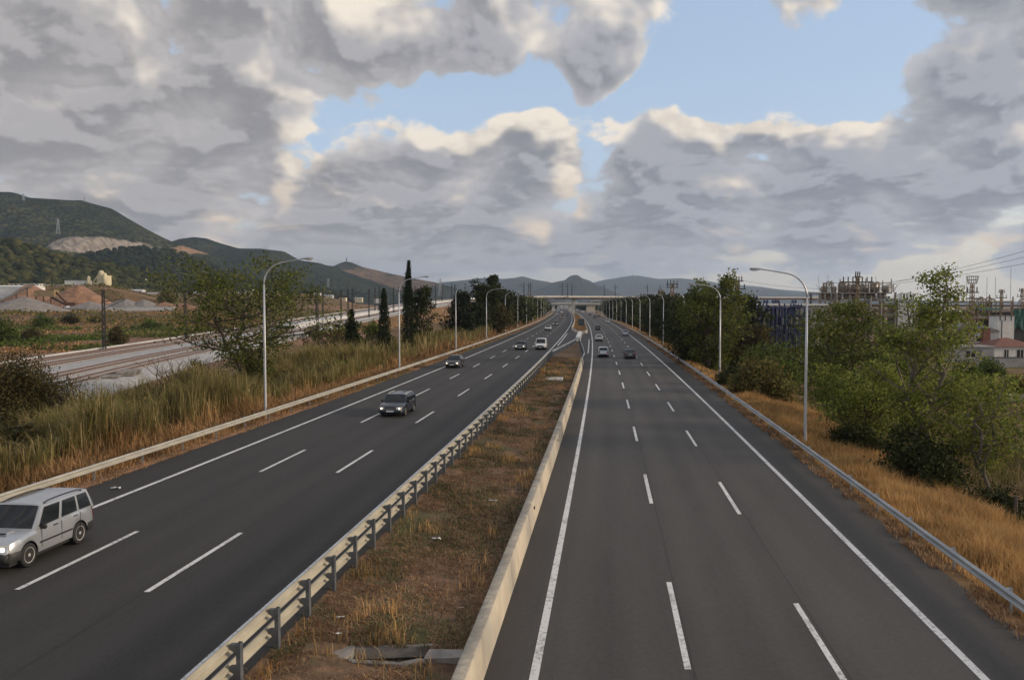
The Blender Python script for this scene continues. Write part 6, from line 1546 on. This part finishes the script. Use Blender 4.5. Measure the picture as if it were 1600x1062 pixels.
    for nm, s0, sg in (('front_bumper', 0.0, -1), ('rear_bumper', L, 1)):
        yb = Yc(s0)
        V = []; reach = (fa - R_a if sg < 0 else L - ra - R_a) + 0.02; path = []
        for k in range(11):
            f = k / 5 - 1; path.append((f * 0.90 * hw, 0.075 - 0.10 * abs(f) ** 3.0, 0.0))
        def hwid(q):
            return hw * (1 - (0.17 if sg < 0 else 0.12) * max(0, 1 - q / ((0.13 if sg < 0 else 0.10) * L)) ** 2.2) * 1.012
        for q in np.linspace(0.06, reach, 5):
            path.append((hwid(q), -q, 1.0)); path.insert(0, (-hwid(q), -q, 1.0))
        for x_, y_, sd in path:
            sx_ = 1 if x_ > 0 else -1
            for zz, dd in ((S['sill'] + 0.0, -0.05), (S['sill'] + 0.07, 0.0), (S['sill'] + 0.25, 0.01), (S['sill'] + 0.31, -0.09)):
                V.append((x_ + (sx_ * dd * 0.4 if sd else 0), yb + sg * (y_ + (0 if sd else dd)), zz))
        mm = MB(); mm.add(V, [tuple(int(q) for q in f) for f in grid_faces(len(path), 4)]); mm.build(nm, bm_, root, True)
    zg = zl0 - 0.06
    def fy(f): return Yc(0.0) - 0.03 + 0.20 * abs(f) ** 2.6
    mm = MB(); ys_ = []
    V = [(f * hw, fy(f) - 0.005, zz) for f in np.linspace(-0.42, 0.42, 7) for zz in (zg - 0.10, zg + 0.09)]
    mm.add(V, [tuple(int(q) for q in f) for f in grid_faces(7, 2)]); g_ = mm.build('grille', M['car_black'], root)
    if det > 1: MB().box(-0.36 * hw, 0.36 * hw, fy(0.2) - 0.02, fy(0.2) - 0.002, zg - 0.005, zg + 0.02).build('grille_bar', M['alloy'], g_)
    for sx in (-1, 1):
        V = []
        for f in np.linspace(0.46, 0.90, 6):
            for zz, dd in ((zg - 0.09, 0.0), (zg + 0.02, -0.012), (zg + 0.10 + 0.03 * f, 0.03)): V.append((sx * f * hw, fy(f) + dd - 0.015, zz))
        mm = MB(); mm.add(V, [tuple(int(q) for q in f) for f in grid_faces(6, 3)]); hl = mm.build('headlight', M['lens'], root, True)
        if lit:
            b_ = MB().lathe([(0.015, -0.015), (0.075, 0.0), (0.075, 0.03), (0.02, 0.035)], 12, (sx * 0.70 * hw, fy(0.70) - 0.035, zg + 0.0), 'y').build('lit_bulb', M['head_lit'], hl, True)
        yr = Yc(L)
        V = []
        zt_ = tz[-2] - 0.05 if style not in ('saloon',) else tz[-2] - 0.03
        hgt = 0.34 if style in ('suv', 'wagon', 'mpv', 'van') else 0.20
        for f in np.linspace(0.62, 0.93, 4):
            for zz in (zt_ - hgt, zt_ - hgt / 2, zt_): V.append((sx * f * hw, yr + 0.022 - 0.14 * max(0, f - 0.55) ** 1.6 * 2.0 - 0.30 * max(0, zz - 0.80) , zz))
        mm = MB(); mm.add(V, [tuple(int(q) for q in f) for f in grid_faces(4, 3)]); mm.build('tail_light', M['tail_lit'] if tail_lit else M['tail_red'], root, True)
        pm = side(sx, 0.10, 0.06, 0.10)
        mb_ = MB(); mb_.lathe([(0.03, -0.10), (0.075, -0.08), (0.085, 0.04), (0.04, 0.09)], 8, (0, 0, 0), 'x'); mb_.v = [(a_, b_ * 0.7, c_) for a_, b_, c_ in mb_.v]
        mb_.build('wing_mirror', M['car_black'] if det > 1 else paint, root, True, loc=pm)
        if det > 1:
            for u in (0.33, 0.66):
                ph = side(sx, u, 0.0, 0.022); MB().box(-0.012, 0.012, -0.11, 0.11, -0.015, 0.02).build('door_handle', M['car_black'] if bumper == 'black' else M['alloy'], root, loc=ph - Vector((0, 0, 0.09)))
            for u in (0.10, 0.42, 0.74):
                ss = b0 + (b1 - b0) * u; zt_s = np.interp(ss, tx, tz)
                MB().box(-0.004, 0.004, -0.007, 0.007, S['sill'] + 0.12 - 0.7, zt_s - 0.05 - 0.7).build('door_seam', M['car_black'], root, loc=(sx * (hw * 1.0), Yc(ss), 0.7))
            MB().box(-0.015, 0.015, -wb * 0.32, wb * 0.32, -0.025, 0.025).build('side_moulding', bm_ if bumper == 'black' else M['car_black'], root, loc=(sx * hw * 1.005, Yc((fa + ra) / 2), 0.60))
        if roof_rails:
            MB().tube([side(sx, u, 1.0, -0.06) + Vector((0, 0, 0.02 + 0.06 * math.sin(math.pi * min(1, max(0, (u - 0.08) / 0.84))) ** 0.35)) for u in np.linspace(0.08, 0.92, 10)], 0.022, 6).build('roof_rail', M['car_black'] if trim is None else trim, root, True)
    MB().box(-0.26, 0.26, fy(0) - 0.055, fy(0) - 0.045, S['sill'] + 0.10, S['sill'] + 0.21).build('number_plate', M['plate'], root, loc=(0, -0.045, 0.02))
    MB().box(-0.26, 0.26, Yc(L) + 0.03, Yc(L) + 0.04, 0.66, 0.77).build('number_plate', M['plate'], root, loc=(0, 0.0, 0.0))
    if scoop:
        zc_ = np.interp(0.17 * L, tx, tz); m = MB(); m.prism([(Yc(0.145 * L), zc_ + 0.0), (Yc(0.15 * L), zc_ + 0.085), (Yc(0.21 * L), zc_ + 0.10), (Yc(0.25 * L), zc_ + 0.05)], 'x', -0.34, 0.34)
        sc_ = m.build('bonnet_scoop', paint, root); MB().box(-0.31, 0.31, Yc(0.142 * L) - 0.012, Yc(0.145 * L), zc_ + 0.035, zc_ + 0.08).build('scoop_intake', M['car_black'], sc_)
    return root
PT = {'silver': car_paint('silver_paint', (0.46, 0.48, 0.51), 0.55), 'navy': car_paint('navy_paint', (0.014, 0.016, 0.028), 0.0), 'dgrey': car_paint('dark_grey_paint', (0.03, 0.03, 0.031), 0.1), 'dgreen': car_paint('green_grey_paint', (0.07, 0.085, 0.08), 0.2),
      'white': car_paint('white_car_paint', (0.74, 0.74, 0.73), 0.0), 'black': car_paint('black_paint', (0.016, 0.016, 0.018), 0.1), 'ice': car_paint('ice_silver_paint', (0.48, 0.51, 0.56), 0.4), 'red': car_paint('dark_red_paint', (0.14, 0.03, 0.05), 0.2), 'beige': car_paint('beige_paint', (0.42, 0.38, 0.33), 0.3)}
def on_left(off, y): return float(xc(y)) + off, y, ZL, heading(y)
def on_right(off, y): return float(xc(y)) + off, y, ZR, heading(y) + math.pi
def px_left(px, py):
    p = at_z(px, py, ZL); return p.x, p.y, ZL, heading(p.y)
def px_right(px, py):
    p = at_z(px, py, ZR); return p.x, p.y, ZR, heading(p.y) + math.pi
car('suv', 'silver estate car with black bumpers and bonnet scoop in the near left lane', PT['silver'], *on_left(-16.12, 26.45), lit=True, bumper='black', roof_rails=True, scoop=True)
car('wagon', 'dark blue estate car with lit headlights, second nearest on the left carriageway', PT['navy'], *px_left(622, 645), roof_rails=True, trim=M['alloy'])
car('saloon', 'dark grey saloon with chrome grille passing the second left lamp', PT['dgrey'], *px_left(711, 573))
car('saloon', 'grey-green saloon with lit headlights left of the white van', PT['dgreen'], *px_left(814, 545.5), det=1)
car('van', 'small white van in the fast lane of the left carriageway', PT['white'], *px_left(845.5, 545.5), lit=False, bumper='black', cat='van', name='van', det=1)
car('hatch', 'white hatchback on the left carriageway just behind the white van', PT['white'], *px_left(856.5, 516), lit=False, det=1, bumper='black')
car('saloon', 'black saloon with bright headlights behind the white hatchback', PT['black'], *px_left(868, 508), det=1)
car('hatch', 'purple-red hatchback in the middle of the far left carriageway', PT['red'], *px_left(877.5, 497), det=1)
car('saloon', 'black saloon in the far left fast lane by the median', PT['black'], *px_left(886.5, 494.2), lit=False, det=1)
car('hatch', 'far car with white headlights left of the purple-red hatchback', PT['beige'], *px_left(871, 491.2), det=1)
car('mpv', 'far white car ahead of the purple-red hatchback', PT['white'], *px_left(878, 488.6), det=1)
car('hatch', 'tiny white car at the far bend of the left carriageway, left of two', PT['white'], *px_left(866.5, 484.6), det=1)
car('hatch', 'tiny silver car at the far bend of the left carriageway, right of two', PT['silver'], *px_left(873, 485), det=1)
car('saloon', 'tiny grey car near the low bridge on the left carriageway', PT['ice'], *px_left(878.5, 482.5), det=1)
car('mpv', 'silver-blue people carrier seen from behind, nearest on the right carriageway', PT['ice'], *px_right(942.5, 557), lit=False, bumper='black')
car('saloon', 'black saloon seen from behind beside the silver-blue people carrier', PT['black'], *px_right(984, 559.5), lit=False)
car('hatch', 'white hatchback driving away in front of the silver-blue people carrier', PT['white'], *px_right(935.8, 532.6), lit=False, bumper='black', det=1)
car('hatch', 'black hatchback driving away ahead of the white hatchback', PT['black'], *px_right(934, 515.4), lit=False, det=1)
car('hatch', 'silver hatchback in the right lane close to the edge line', PT['ice'], *px_right(977, 524), lit=False, det=1)
car('hatch', 'small silver car farther ahead in the right lane on the edge line', PT['silver'], *px_right(949.5, 504.2), lit=False, det=1)
car('hatch', 'black car in the middle lane of a far group of four', PT['black'], *px_right(929.5, 496.6), lit=False, det=1)
car('saloon', 'black car in the right lane of a far group of four', PT['black'], *px_right(935.5, 495), lit=False, det=1)
car('mpv', 'pale car in a far group of four on the right carriageway', PT['ice'], *px_right(925, 490.5), lit=False, det=1)
car('hatch', 'dark red car in the left lane of a far group of four', PT['dgrey'], *px_right(921.5, 492.6), lit=False, det=1)
car('saloon', 'far white car beside the tip of the median island on the right carriageway', PT['white'], *px_right(910, 487.8), lit=False, det=1)
car('van', 'far white van under the low bridge on the right carriageway', PT['white'], *px_right(902, 484.6), lit=False, cat='van', name='van', det=1)
